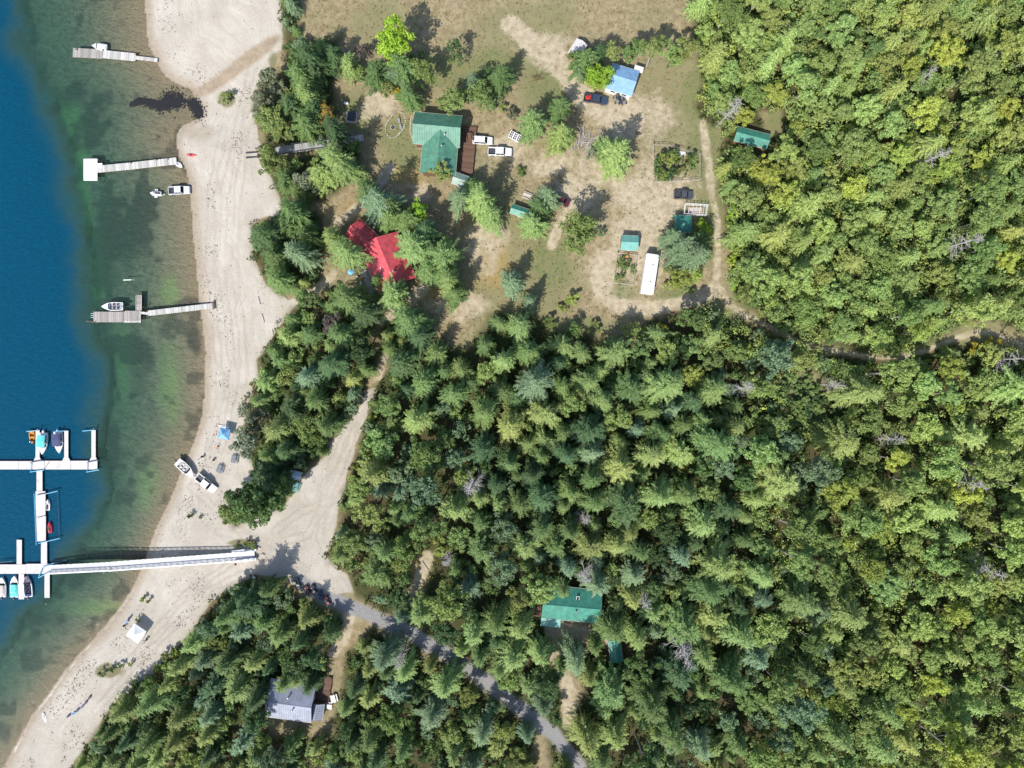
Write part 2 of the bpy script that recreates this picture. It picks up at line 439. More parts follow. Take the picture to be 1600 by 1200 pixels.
def terrain_material():
    k = NT('terrain_soil')
    co = k.n('TexCoord').outputs['Object']
    A = k.n('Attribute', attribute_name='mask_a'); B = k.n('Attribute', attribute_name='mask_b'); C = k.n('Attribute', attribute_name='mask_c')
    sa = k.n('SeparateColor', {0: A.outputs['Color']}); sb = k.n('SeparateColor', {0: B.outputs['Color']}); sc = k.n('SeparateColor', {0: C.outputs['Color']})
    nb = k.noise(0.12, 6, 0.6, co); nm = k.noise(0.7, 6, 0.65, co); nf = k.noise(4.0, 5, 0.7, co); nv = k.noise(14.0, 3, 0.7, co)
    # dry meadow
    c = k.mix(k.ramp(nm, 0.35, 0.65), (0.22, 0.175, 0.10, 1), (0.325, 0.265, 0.165, 1))
    c = k.mix(k.math('MULTIPLY', k.ramp(nb, 0.42, 0.62), 0.35), c, (0.18, 0.18, 0.09, 1))
    c = k.mix(k.math('MULTIPLY', k.ramp(nf, 0.5, 0.72), 0.55), c, (0.13, 0.115, 0.05, 1))
    # green grass
    g = k.mix(k.ramp(nf, 0.3, 0.7), (0.125, 0.14, 0.055, 1), (0.205, 0.21, 0.10, 1))
    gm = k.math('MULTIPLY', sa.outputs[2], k.math('ADD', k.ramp(nm, 0.3, 0.62), 0.35), clamp=True)
    c = k.mix(gm, c, g)
    c = k.mix(k.math('MULTIPLY', sc.outputs[1], 0.75), c, k.mix(k.ramp(nm, 0.3, 0.7), (0.34, 0.25, 0.10, 1), (0.26, 0.19, 0.08, 1)))
    # bare soil
    d = k.mix(k.ramp(nm, 0.3, 0.7), (0.32, 0.265, 0.18, 1), (0.46, 0.395, 0.285, 1))
    d = k.mix(k.math('MULTIPLY', k.ramp(nf, 0.55, 0.75), 0.5), d, (0.2, 0.165, 0.10, 1))
    dm = k.ramp(k.math('ADD', sa.outputs[1], k.math('ADD', k.math('MULTIPLY_ADD', nm, 0.8, -0.4), k.math('MULTIPLY_ADD', nb, 0.5, -0.25))), 0.1, 0.95)
    c = k.mix(dm, c, d)
    # forest floor
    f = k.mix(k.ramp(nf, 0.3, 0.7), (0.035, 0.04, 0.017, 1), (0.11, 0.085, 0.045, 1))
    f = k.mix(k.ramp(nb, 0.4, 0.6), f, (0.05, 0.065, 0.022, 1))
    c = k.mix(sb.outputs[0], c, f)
    # beach sand, streaked along the shore by tyres and waves
    sh = k.n('VectorMath', {0: k.n('Attribute', attribute_name='shore_uv').outputs['Vector'], 1: k.n('VectorMath', {0: k.n('TexNoise', {'Scale': 0.06, 'Detail': 3, 'Vector': co}).outputs['Color'], 1: (14, 14, 0)}, operation='MULTIPLY').outputs[0]}, operation='ADD').outputs[0]
    st = k.noise(1.0, 4, 0.6, k.n('Mapping', {'Vector': sh, 'Scale': (1.5, 0.045, 1)}).outputs[0])
    st2 = k.noise(1.0, 3, 0.6, k.n('Mapping', {'Vector': sh, 'Scale': (4.5, 0.15, 1)}).outputs[0])
    s = k.mix(k.ramp(nb, 0.3, 0.7), (0.39, 0.352, 0.298, 1), (0.49, 0.452, 0.395, 1))
    s = k.mix(k.math('MULTIPLY', k.ramp(st, 0.42, 0.66), 0.5), s, (0.36, 0.325, 0.275, 1))
    s = k.mix(k.math('MULTIPLY', k.ramp(st2, 0.54, 0.7), 0.4), s, (0.30, 0.265, 0.215, 1))
    s = k.mix(k.math('MULTIPLY', C.outputs['Alpha'], 0.42), s, (0.27, 0.235, 0.19, 1))
    s = k.mix(k.math('MULTIPLY', k.ramp(nm, 0.5, 0.75), 0.4), s, (0.42, 0.36, 0.28, 1))
    s = k.mix(k.math('MULTIPLY', k.ramp(nv, 0.6, 0.8), 0.5), s, (0.17, 0.14, 0.1, 1))
    s = k.mix(k.math('MULTIPLY', sb.outputs[1], 0.85), s, k.mix(k.ramp(nm, 0.3, 0.7), (0.24, 0.18, 0.12, 1), (0.33, 0.26, 0.18, 1)))
    edge = k.n('SeparateXYZ', {0: k.n('Attribute', attribute_name='shore_uv').outputs['Vector']}).outputs[0]
    fo = k.math('MULTIPLY', k.ramp(k.math('ABSOLUTE', k.math('SUBTRACT', edge, k.math('MULTIPLY_ADD', nm, 0.9, 0.1))), 0.3, 0.05), k.ramp(k.n('SeparateXYZ', {0: co}).outputs[1], -35.0, -60.0))
    s = k.mix(k.math('MULTIPLY', fo, k.ramp(nb, 0.42, 0.7)), s, (0.66, 0.65, 0.62, 1))
    tm = k.ramp(k.math('MULTIPLY', sc.outputs[2], k.math('ADD', nf, 0.5)), 0.25, 0.7)
    s = k.mix(k.math('MULTIPLY', tm, 0.8), s, k.mix(nf, (0.06, 0.07, 0.02, 1), (0.2, 0.18, 0.07, 1)))
    sm = k.ramp(k.math('ADD', sa.outputs[0], k.math('MULTIPLY_ADD', nf, 0.5, -0.25)), 0.3, 0.7)
    c = k.mix(k.math('MULTIPLY', sm, k.math('SUBTRACT', 1.0, k.math('MULTIPLY', sb.outputs[0], 0.85))), c, s)
    # grey gravel of the road
    gr = k.mix(k.ramp(nf, 0.3, 0.7), (0.19, 0.187, 0.187, 1), (0.30, 0.295, 0.295, 1))
    gr = k.mix(k.math('MULTIPLY', k.ramp(nv, 0.5, 0.75), 0.5), gr, (0.14, 0.135, 0.13, 1))
    c = k.mix(A.outputs['Alpha'], c, gr)
    # lake bed
    b = k.mix(k.ramp(nm, 0.3, 0.7), (0.135, 0.12, 0.08, 1), (0.25, 0.21, 0.14, 1))
    b = k.mix(k.n('MapRange', {'Value': k.n('SeparateXYZ', {0: k.n('Attribute', attribute_name='shore_uv').outputs['Vector']}).outputs[0], 'From Min': 0.5, 'From Max': 17.0, 'To Min': 0.9, 'To Max': 0.0}).outputs[0], b, (0.245, 0.205, 0.135, 1))
    b = k.mix(k.math('MULTIPLY', k.ramp(nf, 0.45, 0.7), 0.6), b, (0.085, 0.075, 0.045, 1))
    b = k.mix(k.math('MULTIPLY', sc.outputs[0], 0.85), b, (0.22, 0.30, 0.105, 1))
    wd = k.ramp(k.math('MULTIPLY', sb.outputs[2], k.math('ADD', k.math('MULTIPLY_ADD', nm, 0.9, 0.1), k.math('MULTIPLY', nf, 0.9))), 0.15, 0.95)
    b = k.mix(k.math('MULTIPLY', wd, 0.78), b, (0.05, 0.055, 0.045, 1))
    b = k.mix(k.ramp(k.n('SeparateXYZ', {0: co}).outputs[2], -3.2, -6.0), b, (0.17, 0.17, 0.15, 1))
    c = k.mix(B.outputs['Alpha'], c, b)
    p = k.n('BsdfPrincipled', {'Base Color': c, 'Roughness': 0.95, 'Specular IOR Level': 0.15})
    hgt = k.math('ADD', k.math('MULTIPLY', nf, 0.6), k.math('MULTIPLY', nm, 0.8))
    bp = k.n('Bump', {'Strength': 0.8, 'Distance': 0.25, 'Height': hgt})
    k.set(p, 'Normal', bp.outputs[0])
    return k.surf(p.outputs[0])

TERRAIN = terrain_material()
water_mask = 1 - land.astype(float)
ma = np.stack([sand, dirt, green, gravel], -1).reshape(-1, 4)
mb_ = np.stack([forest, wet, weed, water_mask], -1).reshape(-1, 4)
mc = np.stack([algae, gold, tuft, ruts], -1).reshape(-1, 4)
uv = np.stack([ds, along, np.zeros(PX.shape)], -1).reshape(-1, 3)
co_all = np.stack([GX, GY, GZ], -1).reshape(-1, 3)
ny_, nx_ = GX.shape
idx = np.arange(ny_ * nx_).reshape(ny_, nx_)
quads = np.stack([idx[:-1, :-1], idx[:-1, 1:], idx[1:, 1:], idx[1:, :-1]], -1).reshape(-1, 4)
def cell(a):
    return (0.25 * (a[:-1, :-1] + a[:-1, 1:] + a[1:, 1:] + a[1:, :-1])).ravel()
region = np.zeros(len(quads), int)                       # 0 ground
region[cell(trackcore) > 0.5] = 3
region[(cell(sand) > 0.5)] = 1
region[(cell(gravel) > 0.5)] = 4
region[cell(land.astype(float)) < 0.5] = 2
for rid, nm in ((0, 'ground'), (1, 'beach'), (2, 'lake_bed'), (3, 'dirt_track'), (4, 'gravel_road')):
    q = quads[region == rid]
    used, inv = np.unique(q.ravel(), return_inverse=True)
    me = fast_mesh(nm, co_all[used], inv.reshape(-1, 4), TERRAIN)
    for an, arr in (('mask_a', ma), ('mask_b', mb_), ('mask_c', mc)):
        a = me.attributes.new(an, 'FLOAT_COLOR', 'POINT')
        a.data.foreach_set('color', arr[used].astype(np.float32).ravel())
    a = me.attributes.new('shore_uv', 'FLOAT_VECTOR', 'POINT')
    a.data.foreach_set('vector', uv[used].astype(np.float32).ravel())
    me.polygons.foreach_set('use_smooth', np.ones(len(me.polygons), bool))
    ob = bpy.data.objects.new(nm, me); COL.objects.link(ob)
    ob['kind'] = 'structure'
    ob['label'] = {'ground': 'dry grass meadow and forest floor of the clearing', 'beach': 'pale sandy beach with tyre streaks along the lake', 'lake_bed': 'sandy and weedy lake bed seen through clear water',
                   'dirt_track': 'worn dirt vehicle tracks through grass and forest', 'gravel_road': 'grey gravel road crossing the lower forest'}[nm]

# ------------------------------------------------------------------ lake water: closed body with absorption
def water_material():
    k = NT('lake_water')
    co = k.n('TexCoord').outputs['Object']
    h = k.math('ADD', k.noise(0.55, 5, 0.6, k.n('Mapping', {'Vector': co, 'Scale': (1.0, 1.7, 1), 'Rotation': (0, 0, 0.5)}).outputs[0]), k.math('MULTIPLY', k.noise(2.2, 3, 0.6, co), 0.35))
    bp = k.n('Bump', {'Strength': 0.6, 'Distance': 0.25, 'Height': h})
    gl = k.n('BsdfGlossy', {'Roughness': 0.06, 'Normal': bp.outputs[0]})
    # suspended particles: the deeper the water, the more light is scattered back before it reaches the bed
    dep = k.n('Attribute', attribute_name='depth').outputs['Fac']
    turb = k.math('SUBTRACT', 0.9, k.math('MULTIPLY', k.math('POWER', 2.718, k.math('MULTIPLY', k.math('POWER', k.math('MULTIPLY', dep, 0.3), 1.8), -1.0)), 0.9))
    rip = k.noise(0.9, 5, 0.65, k.n('Mapping', {'Vector': co, 'Scale': (1.0, 2.2, 1), 'Rotation': (0, 0, 0.6)}).outputs[0])
    body = k.n('BsdfDiffuse', {'Color': k.mix(k.ramp(dep, 1.1, 6.5), (0.055, 0.115, 0.075, 1), k.mix(k.ramp(rip, 0.3, 0.7), (0.001, 0.050, 0.098, 1), (0.002, 0.066, 0.122, 1))), 'Normal': bp.outputs[0]})
    tr = k.n('MixShader', {0: turb, 1: k.n('BsdfTransparent').outputs[0], 2: body.outputs[0]})
    fr = k.n('Fresnel', {'IOR': 1.33, 'Normal': bp.outputs[0]})
    mx = k.n('MixShader', {0: fr.outputs[0], 1: tr.outputs[0], 2: gl.outputs[0]})
    vol = k.n('VolumeAbsorption', {'Color': (0.36, 0.83, 0.88, 1), 'Density': 0.42})
    k.t.links.new(vol.outputs[0], k.out.inputs[1])
    return k.surf(mx.outputs[0])
xs_i = np.where((gx <= 30))[0]; xs_i = np.unique(np.concatenate([xs_i[::3], xs_i[-1:]])); ys_i = np.unique(np.concatenate([np.arange(0, len(gy), 3), [len(gy) - 1]]))
TX, TY = np.meshgrid(gx[xs_i], gy[ys_i]); depth = np.clip(-GZ[np.ix_(ys_i, xs_i)], 0, 20)
nyw, nxw = TX.shape; iw = np.arange(nyw * nxw).reshape(nyw, nxw)
top_v = np.stack([TX, TY, np.zeros(TX.shape)], -1).reshape(-1, 3)
per_ = np.concatenate([iw[0, :], iw[1:, -1], iw[-1, -2::-1], iw[-2:0:-1, 0]])
low_v = top_v[per_].copy(); low_v[:, 2] = -20.0
nt_ = len(top_v); npz = len(per_)
wfaces = [tuple(q) for q in np.stack([iw[:-1, :-1], iw[:-1, 1:], iw[1:, 1:], iw[1:, :-1]], -1).reshape(-1, 4).tolist()]
wfaces += [(int(per_[k]), nt_ + k, nt_ + (k + 1) % npz, int(per_[(k + 1) % npz])) for k in range(npz)]
wfaces.append(tuple(nt_ + k for k in reversed(range(npz))))
wme = bpy.data.meshes.new('lake_water'); wme.from_pydata(np.concatenate([top_v, low_v]).tolist(), [], wfaces)
wat = wme.attributes.new('depth', 'FLOAT', 'POINT'); wat.data.foreach_set('value', np.concatenate([depth.ravel(), np.full(npz, 9.0)]).astype(np.float32))
wme.materials.append(water_material()); wme.update()
lake = bpy.data.objects.new('lake_water', wme); COL.objects.link(lake)
lake['kind'] = 'structure'
lake['label'] = 'clear blue and green lake water deepening away from the beach'

# ------------------------------------------------------------------ trees
def leaf_material(name, trans=0.35, vary=0.5, spec=0.25, tint=False):
    k = NT(name)
    oi = k.n('Attribute', attribute_name='tint') if tint else k.n('ObjectInfo')
    isl = k.n('NewGeometry').outputs['Random Per Island']
    co = k.n('TexCoord').outputs['Object']
    clump = k.noise(0.9, 3, 0.6, co)
    val = k.math('ADD', k.math('MULTIPLY_ADD', isl, vary, 1 - vary * 0.5), k.math('MULTIPLY_ADD', clump, 0.8, -0.4))
    hue = k.math('MULTIPLY_ADD', k.noise(0.5, 2, 0.5, co), 0.05, 0.475)
    c = k.n('HueSaturation', {'Color': oi.outputs['Color'], 'Value': val, 'Hue': hue, 'Saturation': 1.0}).outputs[0]
    p = k.n('BsdfPrincipled', {'Base Color': c, 'Roughness': 0.6, 'Specular IOR Level': spec})
    tc = k.mix(0.6, c, k.mix(1.0, c, (1.5, 1.6, 0.5, 1), 'MULTIPLY'))
    tr = k.n('BsdfTranslucent', {'Color': tc})
    mx = k.n('MixShader', {0: trans, 1: p.outputs[0], 2: tr.outputs[0]})
    return k.surf(mx.outputs[0])
NEEDLE = leaf_material('conifer_needles', 0.28, 0.55)
LEAF = leaf_material('broad_leaves', 0.38, 0.5)
TINT_LEAF = leaf_material('thicket_leaves', 0.38, 0.5, tint=True)
def bark_material(name, a, b):
    k = NT(name)
    co = k.n('TexCoord').outputs['Object']
    n = k.noise(3.0, 6, 0.7, k.n('Mapping', {'Vector': co, 'Scale': (3, 3, 0.5)}).outputs[0])
    p = k.n('BsdfPrincipled', {'Base Color': k.mix(k.ramp(n, 0.3, 0.7), a, b), 'Roughness': 0.95})
    bp = k.n('Bump', {'Strength': 0.6, 'Distance': 0.05, 'Height': n}); k.set(p, 'Normal', bp.outputs[0])
    return k.surf(p.outputs[0])
BARK = bark_material('brown_bark', (0.05, 0.035, 0.025, 1), (0.13, 0.10, 0.075, 1))
PALE_BARK = bark_material('pale_bark', (0.22, 0.20, 0.18, 1), (0.48, 0.46, 0.43, 1))
DEAD = bark_material('weathered_dead_wood', (0.22, 0.20, 0.19, 1), (0.46, 0.44, 0.43, 1))

def kites(base, tip, side, width):
    """diamond blades: (n,3) arrays -> vertices and quads"""
    mid = base * 0.45 + tip * 0.55
    n = len(base)
    co = np.empty((n, 4, 3))
    co[:, 0] = base; co[:, 1] = mid - side * width[:, None]; co[:, 2] = tip; co[:, 3] = mid + side * width[:, None]
    return co.reshape(-1, 3)

def unit(v):
    return v / (np.linalg.norm(v, axis=-1, keepdims=True) + 1e-9)

def conifer_mesh(seed, height, rad, droop, whorls, per, power, twig, z0=0.12):
    """layered conifer: whorls of drooping boughs, each a spray of side twigs"""
    r = np.random.default_rng(seed)
    bases, tips, sides, widths = [], [], [], []
    tip_bend = r.normal(0, 0.25, 2)
    lump = r.uniform(0, 6.28, 4)
    for w in range(whorls):
        t = (w + r.uniform(-0.3, 0.3)) / whorls
        t = min(max(t, 0.0), 0.985)
        z = height * (z0 + (1 - z0) * t)
        R = rad * (1 - t) ** power + 0.35
        if t < 0.12: R *= 0.75 + t * 2
        k = max(4, int(per * (0.6 + 0.4 * (1 - t)) + r.integers(-1, 2)))
        a0 = r.uniform(0, 6.28)
        for b in range(k):
            if r.random() < 0.07: continue
            az = a0 + 6.283 * b / k + r.normal(0, 0.16)
            L = R * r.uniform(0.68, 1.12) * (1 + 0.16 * math.sin(2 * az + lump[0] + 3 * t) + 0.12 * math.sin(3 * az + lump[1] - 5 * t))
            d = np.array([math.cos(az), math.sin(az)]); s = np.array([-d[1], d[0]])
            nt = max(4, int(L / 0.3))
            u = (np.arange(nt) + r.uniform(0.1, 0.9, nt)) / nt
            u = np.clip(u, 0.06, 1)
            rise = r.uniform(0.05, 0.28) * (0.5 + t)
            dr = droop * r.uniform(0.7, 1.3)
            zc = lambda q: rise * L * q - dr * L * q * q
            bow = r.normal(0, 0.12) * L
            pos = np.stack([d[0] * L * u + s[0] * bow * u * u + tip_bend[0] * t, d[1] * L * u + s[1] * bow * u * u + tip_bend[1] * t, z + zc(u)], -1)
            for sg in (-1, 1):
                tl = twig * (0.35 + 0.9 * (L / rad)) * (1.05 - u * 0.75) * r.uniform(0.7, 1.3, nt)
                fa = r.uniform(0.55, 1.0, nt)
                dirv = np.stack([d[0] * np.cos(fa) + sg * s[0] * np.sin(fa), d[1] * np.cos(fa) + sg * s[1] * np.sin(fa), r.normal(-0.12, 0.2, nt)], -1)
                dirv = unit(dirv)
                bases.append(pos); tips.append(pos + dirv * tl[:, None])
                sd = np.cross(dirv, np.array([0, 0, 1.0])); sd = unit(sd)
                sd[:, 2] += r.normal(0, 0.3, nt); sides.append(unit(sd))
                widths.append(tl * r.uniform(0.15, 0.25, nt))
            e = np.array([[d[0] * L * 0.55 + tip_bend[0] * t, d[1] * L * 0.55 + tip_bend[1] * t, z + zc(0.55)]]); f = np.array([[d[0] * L * 1.1 + s[0] * bow + tip_bend[0] * t, d[1] * L * 1.1 + s[1] * bow + tip_bend[1] * t, z + zc(1.05)]])
            bases.append(e); tips.append(f); sides.append(np.array([[s[0], s[1], 0.2]])); widths.append(np.array([0.10]))
    # leader
    for i in range(10):
        az = r.uniform(0, 6.28)
        p = np.array([[tip_bend[0], tip_bend[1], height * (0.95 + 0.004 * i)]])
        q = p + np.array([[math.cos(az) * 0.5, math.sin(az) * 0.5, r.uniform(0.1, 0.7)]])
        bases.append(p); tips.append(q); sides.append(np.array([[-math.sin(az), math.cos(az), 0]])); widths.append(np.array([0.10]))
    co = kites(np.concatenate(bases), np.concatenate(tips), np.concatenate(sides), np.concatenate(widths))
    return fast_mesh('crown', co, np.arange(len(co)).reshape(-1, 4), NEEDLE)

def leaf_cloud(r, centers, radii, per, size, up=0.5):
    c = np.repeat(centers, per, axis=0); rr = np.repeat(radii, per)
    n = len(c)
    d = unit(r.normal(0, 1, (n, 3)))
    rad = rr * r.uniform(0.15, 1.0, n) ** 0.45
    p = c + d * rad[:, None] * np.array([1, 1, 0.72])
    nrm = unit(d * 0.6 + r.normal(0, 0.55, (n, 3)) + np.array([0, 0, up]))
    a = unit(np.cross(nrm, r.normal(0, 1, (n, 3)))); b = np.cross(nrm, a)
    sz = size * r.uniform(0.6, 1.35, n)
    co = np.empty((n, 4, 3))
    co[:, 0] = p - a * sz[:, None]; co[:, 1] = p - b * sz[:, None] * 0.6 + a * sz[:, None] * 0.1
    co[:, 2] = p + a * sz[:, None]; co[:, 3] = p + b * sz[:, None] * 0.6 + a * sz[:, None] * 0.1
    return co.reshape(-1, 3)

def broadleaf_mesh(seed, height, rad, clumps, per, size, trunk_h, lobes=5):
    r = np.random.default_rng(seed)
    H2 = (height - trunk_h) / 2
    lob = []
    for i in range(lobes):                                   # the crown is several boughs, each a cloud of leaf clumps
        a = 6.283 * i / lobes + r.normal(0, 0.3); rr = rad * r.uniform(0.25, 0.62)
        lob.append((math.cos(a) * rr, math.sin(a) * rr, trunk_h + H2 * r.uniform(0.7, 1.5), rad * r.uniform(0.38, 0.6)))
    lob.append((r.normal(0, 0.15) * rad, r.normal(0, 0.15) * rad, trunk_h + H2 * 1.55, rad * 0.5))
    cen, cr = [], []
    for i in range(clumps):
        x, y, z, R = lob[r.integers(len(lob))]
        d = unit(r.normal(0, 1, 3)); d[2] = abs(d[2]) * 0.9 - 0.25
        q = R * r.uniform(0.45, 1.08)
        cen.append((x + d[0] * q, y + d[1] * q, z + d[2] * q * min(1.2, H2 / (rad * 0.6))))
        cr.append(rad * r.uniform(0.13, 0.25))
    co = leaf_cloud(r, np.array(cen), np.array(cr), per, size)
    return fast_mesh('crown', co, np.arange(len(co)).reshape(-1, 4), LEAF), lob

def trunk_mesh(seed, height, r0, limbs=None, mat=None, whorl=False):
    r = random.Random(seed); m = MB()
    bx, by = r.uniform(-0.2, 0.2), r.uniform(-0.2, 0.2)
    pts = [(0, 0, -0.6), (bx * 0.3, by * 0.3, height * 0.35), (bx, by, height * 0.7), (bx * 1.1, by * 1.1, height * 0.97)]
    rad = [r0 * 1.25, r0 * 0.85, r0 * 0.45, r0 * 0.08]
    for i in range(3):
        m.tube(pts[i], pts[i + 1], rad[i], rad[i + 1], 8, cap=(i == 2))
    for x, y, z, R in (limbs or []):
        z1 = max(height * 0.2, z - 1.2 * math.hypot(x, y) - 0.6)
        m.tube((0, 0, z1), (x * 0.55, y * 0.55, (z1 + z) / 2 + 0.3), r0 * 0.4, r0 * 0.25, 6, cap=False)
        m.tube((x * 0.55, y * 0.55, (z1 + z) / 2 + 0.3), (x, y, z + R * 0.2), r0 * 0.25, r0 * 0.06, 6)
    if whorl:
        for i in range(26):
            t = r.uniform(0.2, 0.9); a = r.uniform(0, 6.28); L = (1 - t) * height * 0.16 + 0.4
            m.tube((bx * t, by * t, t * height), (math.cos(a) * L, math.sin(a) * L, t * height + L * 0.05), r0 * 0.16, 0.015, 5)
    return m.mesh('trunk', mat or BARK)

PROTO = {}
def proto(kind, items):
    PROTO[kind] = items           # list of (trunk mesh, crown mesh, height, radius)
proto('fir_tree', [(trunk_mesh(i, h, 0.34, whorl=True), conifer_mesh(100 + i, h, R, dr, wh, per, pw, tw), h, R) for i, (h, R, dr, wh, per, pw, tw) in enumerate([
    (15.5, 4.6, 0.30, 26, 8, 0.55, 0.95), (14, 4.3, 0.24, 24, 8, 0.48, 0.95), (16.5, 4.8, 0.36, 27, 8, 0.6, 1.0), (13.5, 4.4, 0.2, 21, 7, 0.44, 1.05), (14.5, 4.2, 0.42, 25, 8, 0.5, 0.85), (15, 4.8, 0.33, 23, 7, 0.46, 1.1), (17, 4.5, 0.5, 24, 6, 0.6, 1.25), (13, 4.9, 0.16, 19, 6, 0.4, 1.2), (16, 4.3, 0.28, 30, 9, 0.58, 0.75)])])
proto('cedar_tree', [(trunk_mesh(20 + i, h, 0.32, whorl=True), conifer_mesh(200 + i, h, R, dr, wh, per, pw, tw, 0.06), h, R) for i, (h, R, dr, wh, per, pw, tw) in enumerate([
    (13, 3.9, 0.48, 25, 8, 0.46, 0.9), (12, 3.7, 0.55, 24, 8, 0.42, 0.85), (14, 4.0, 0.44, 26, 8, 0.52, 0.95), (12.5, 3.8, 0.6, 24, 8, 0.4, 0.85), (15, 3.6, 0.7, 22, 6, 0.5, 1.0), (11.5, 4.1, 0.38, 20, 7, 0.36, 1.1)])])
def bl(i, h, R, cl, per, sz, th, lobes, mat=None):
    c, lob = broadleaf_mesh(300 + i, h, R, cl, per, sz, th, lobes)
    return (trunk_mesh(40 + i, h * 0.8, 0.2 * R / 3.5, lob, mat), c, h, R)
proto('broadleaf_tree', [bl(0, 13, 4.0, 62, 62, 0.26, 3.0, 5, PALE_BARK), bl(1, 11, 3.8, 56, 62, 0.27, 2.4, 6), bl(2, 15, 4.2, 66, 60, 0.27, 4.0, 5, PALE_BARK), bl(3, 10, 3.6, 50, 66, 0.25, 2.0, 4), bl(4, 12, 4.0, 54, 64, 0.26, 2.6, 7), bl(5, 14, 3.7, 44, 70, 0.24, 3.5, 3, PALE_BARK), bl(6, 11, 4.3, 74, 50, 0.24, 2.2, 8), bl(7, 9.5, 4.1, 40, 80, 0.3, 2.0, 4)])
proto('shrub', [bl(10, 2.6, 1.7, 20, 60, 0.16, 0.2, 4), bl(11, 2.2, 1.6, 18, 60, 0.15, 0.15, 3), bl(12, 3.2, 1.8, 22, 60, 0.17, 0.3, 5), bl(13, 2.0, 1.7, 16, 64, 0.15, 0.1, 4)])
def snag(seed, h):
    r = random.Random(seed); m = MB()
    lean = (r.uniform(-0.06, 0.06) * h, r.uniform(-0.06, 0.06) * h)
    m.tube((0, 0, -0.5), (lean[0] * 0.5, lean[1] * 0.5, h * 0.5), 0.28, 0.2, 8); m.tube((lean[0] * 0.5, lean[1] * 0.5, h * 0.5), (lean[0], lean[1], h), 0.2, 0.04, 8)
    t = m.mesh('trunk', DEAD)
    b = MB()
    for i in range(46):
        q = r.uniform(0.3, 0.98); a = r.uniform(0, 6.28); L = (1.1 - q) * 3.2 * r.uniform(0.5, 1.2) + 0.7
        o = Vector((lean[0] * q, lean[1] * q, h * q)); e = o + Vector((math.cos(a) * L, math.sin(a) * L, L * r.uniform(-0.2, 0.35)))
        b.tube(o, e, 0.07, 0.02, 5)
        for j in range(3):
            w = r.uniform(0.35, 0.9); aa = a + r.choice((-1, 1)) * r.uniform(0.5, 1.0); l2 = L * 0.35
            p = o.lerp(e, w); b.tube(p, p + Vector((math.cos(aa) * l2, math.sin(aa) * l2, r.uniform(-0.2, 0.2) * l2)), 0.035, 0.012, 4)
    return (t, b.mesh('bare_branches', DEAD), h, 3.0)
proto('dead_tree', [snag(1, 18), snag(2, 15), snag(3, 21)])

HUES = {   # leaf colour (albedo) and the word a viewer would use
 'dark':   ((0.090, 0.155, 0.062), 'dark green'),
 'mid':    ((0.155, 0.235, 0.078), 'mid green'),
 'light':  ((0.245, 0.335, 0.115), 'light green'),
 'blue':   ((0.190, 0.275, 0.155), 'blue-green'),
 'yellow': ((0.310, 0.370, 0.090), 'yellow-green'),
 'olive':  ((0.260, 0.315, 0.105), 'olive green'),
 'lime':   ((0.290, 0.430, 0.050), 'bright lime'),
 'gold':   ((0.500, 0.430, 0.060), 'golden yellow'),
 'rust':   ((0.330, 0.230, 0.060), 'rusty orange'),
 'grey':   ((0.215, 0.245, 0.165), 'greyish'),
 'purple': ((0.130, 0.105, 0.095), 'dull purple-brown'),
}
TREES = []          # dicts, turned into objects once all are known (labels compare neighbours)
def plan_tree(kind, base, scale, hue, var=None, label=None, zone=None, zs=None, rot=None):
    pr = PROTO[kind]
    v = random.randrange(len(pr)) if var is None else var % len(pr)
    zs = zs or random.uniform(0.88, 1.12)
    h = pr[v][2] * scale * zs; r = pr[v][3] * scale
    px, py = to_px(base.x, base.y, base.z + h * 0.65)
    TREES.append(dict(kind=kind, base=base, s=scale, zs=zs, v=v, hue=hue, label=label, zone=zone, h=h, r=r, px=px, py=py, rot=random.uniform(0, 6.28) if rot is None else rot))

def hand(kind, px, py, rpx, hue, zone=None, label=None, var=None, zs=None, mid=0.55):
    """tree whose crown the photograph shows centred at this pixel with this radius"""
    pr = PROTO[kind]; v = random.randrange(len(pr)) if var is None else var % len(pr)
    zs = zs or random.uniform(0.9, 1.08)
    sc = rpx * S / pr[v][3]
    for _ in range(3):
        b = G(px, py, pr[v][2] * sc * zs * mid)
        sc = rpx * S * (CAM_H - b.z - pr[v][2] * sc * zs * mid) / CAM_H / pr[v][3]
    plan_tree(kind, b, sc, hue, v, label, zone, zs)
    return TREES[-1]

Z = dict(
 topshore='in the tree belt beside the upper beach',
 yard='in the yard above the green-roofed house',
 house='below the green-roofed house',
 meadow='in the upper meadow left of the blue-roofed house',
 blue='beside the blue-roofed house',
 mid='in the middle of the clearing',
 plot='beside the small right-hand sheds',
 red='around the red-roofed cabin',
 edge='at the clearing lower left edge',

 south='overhanging the grey house roof',
 point='on the sandy point above the gangway',
)
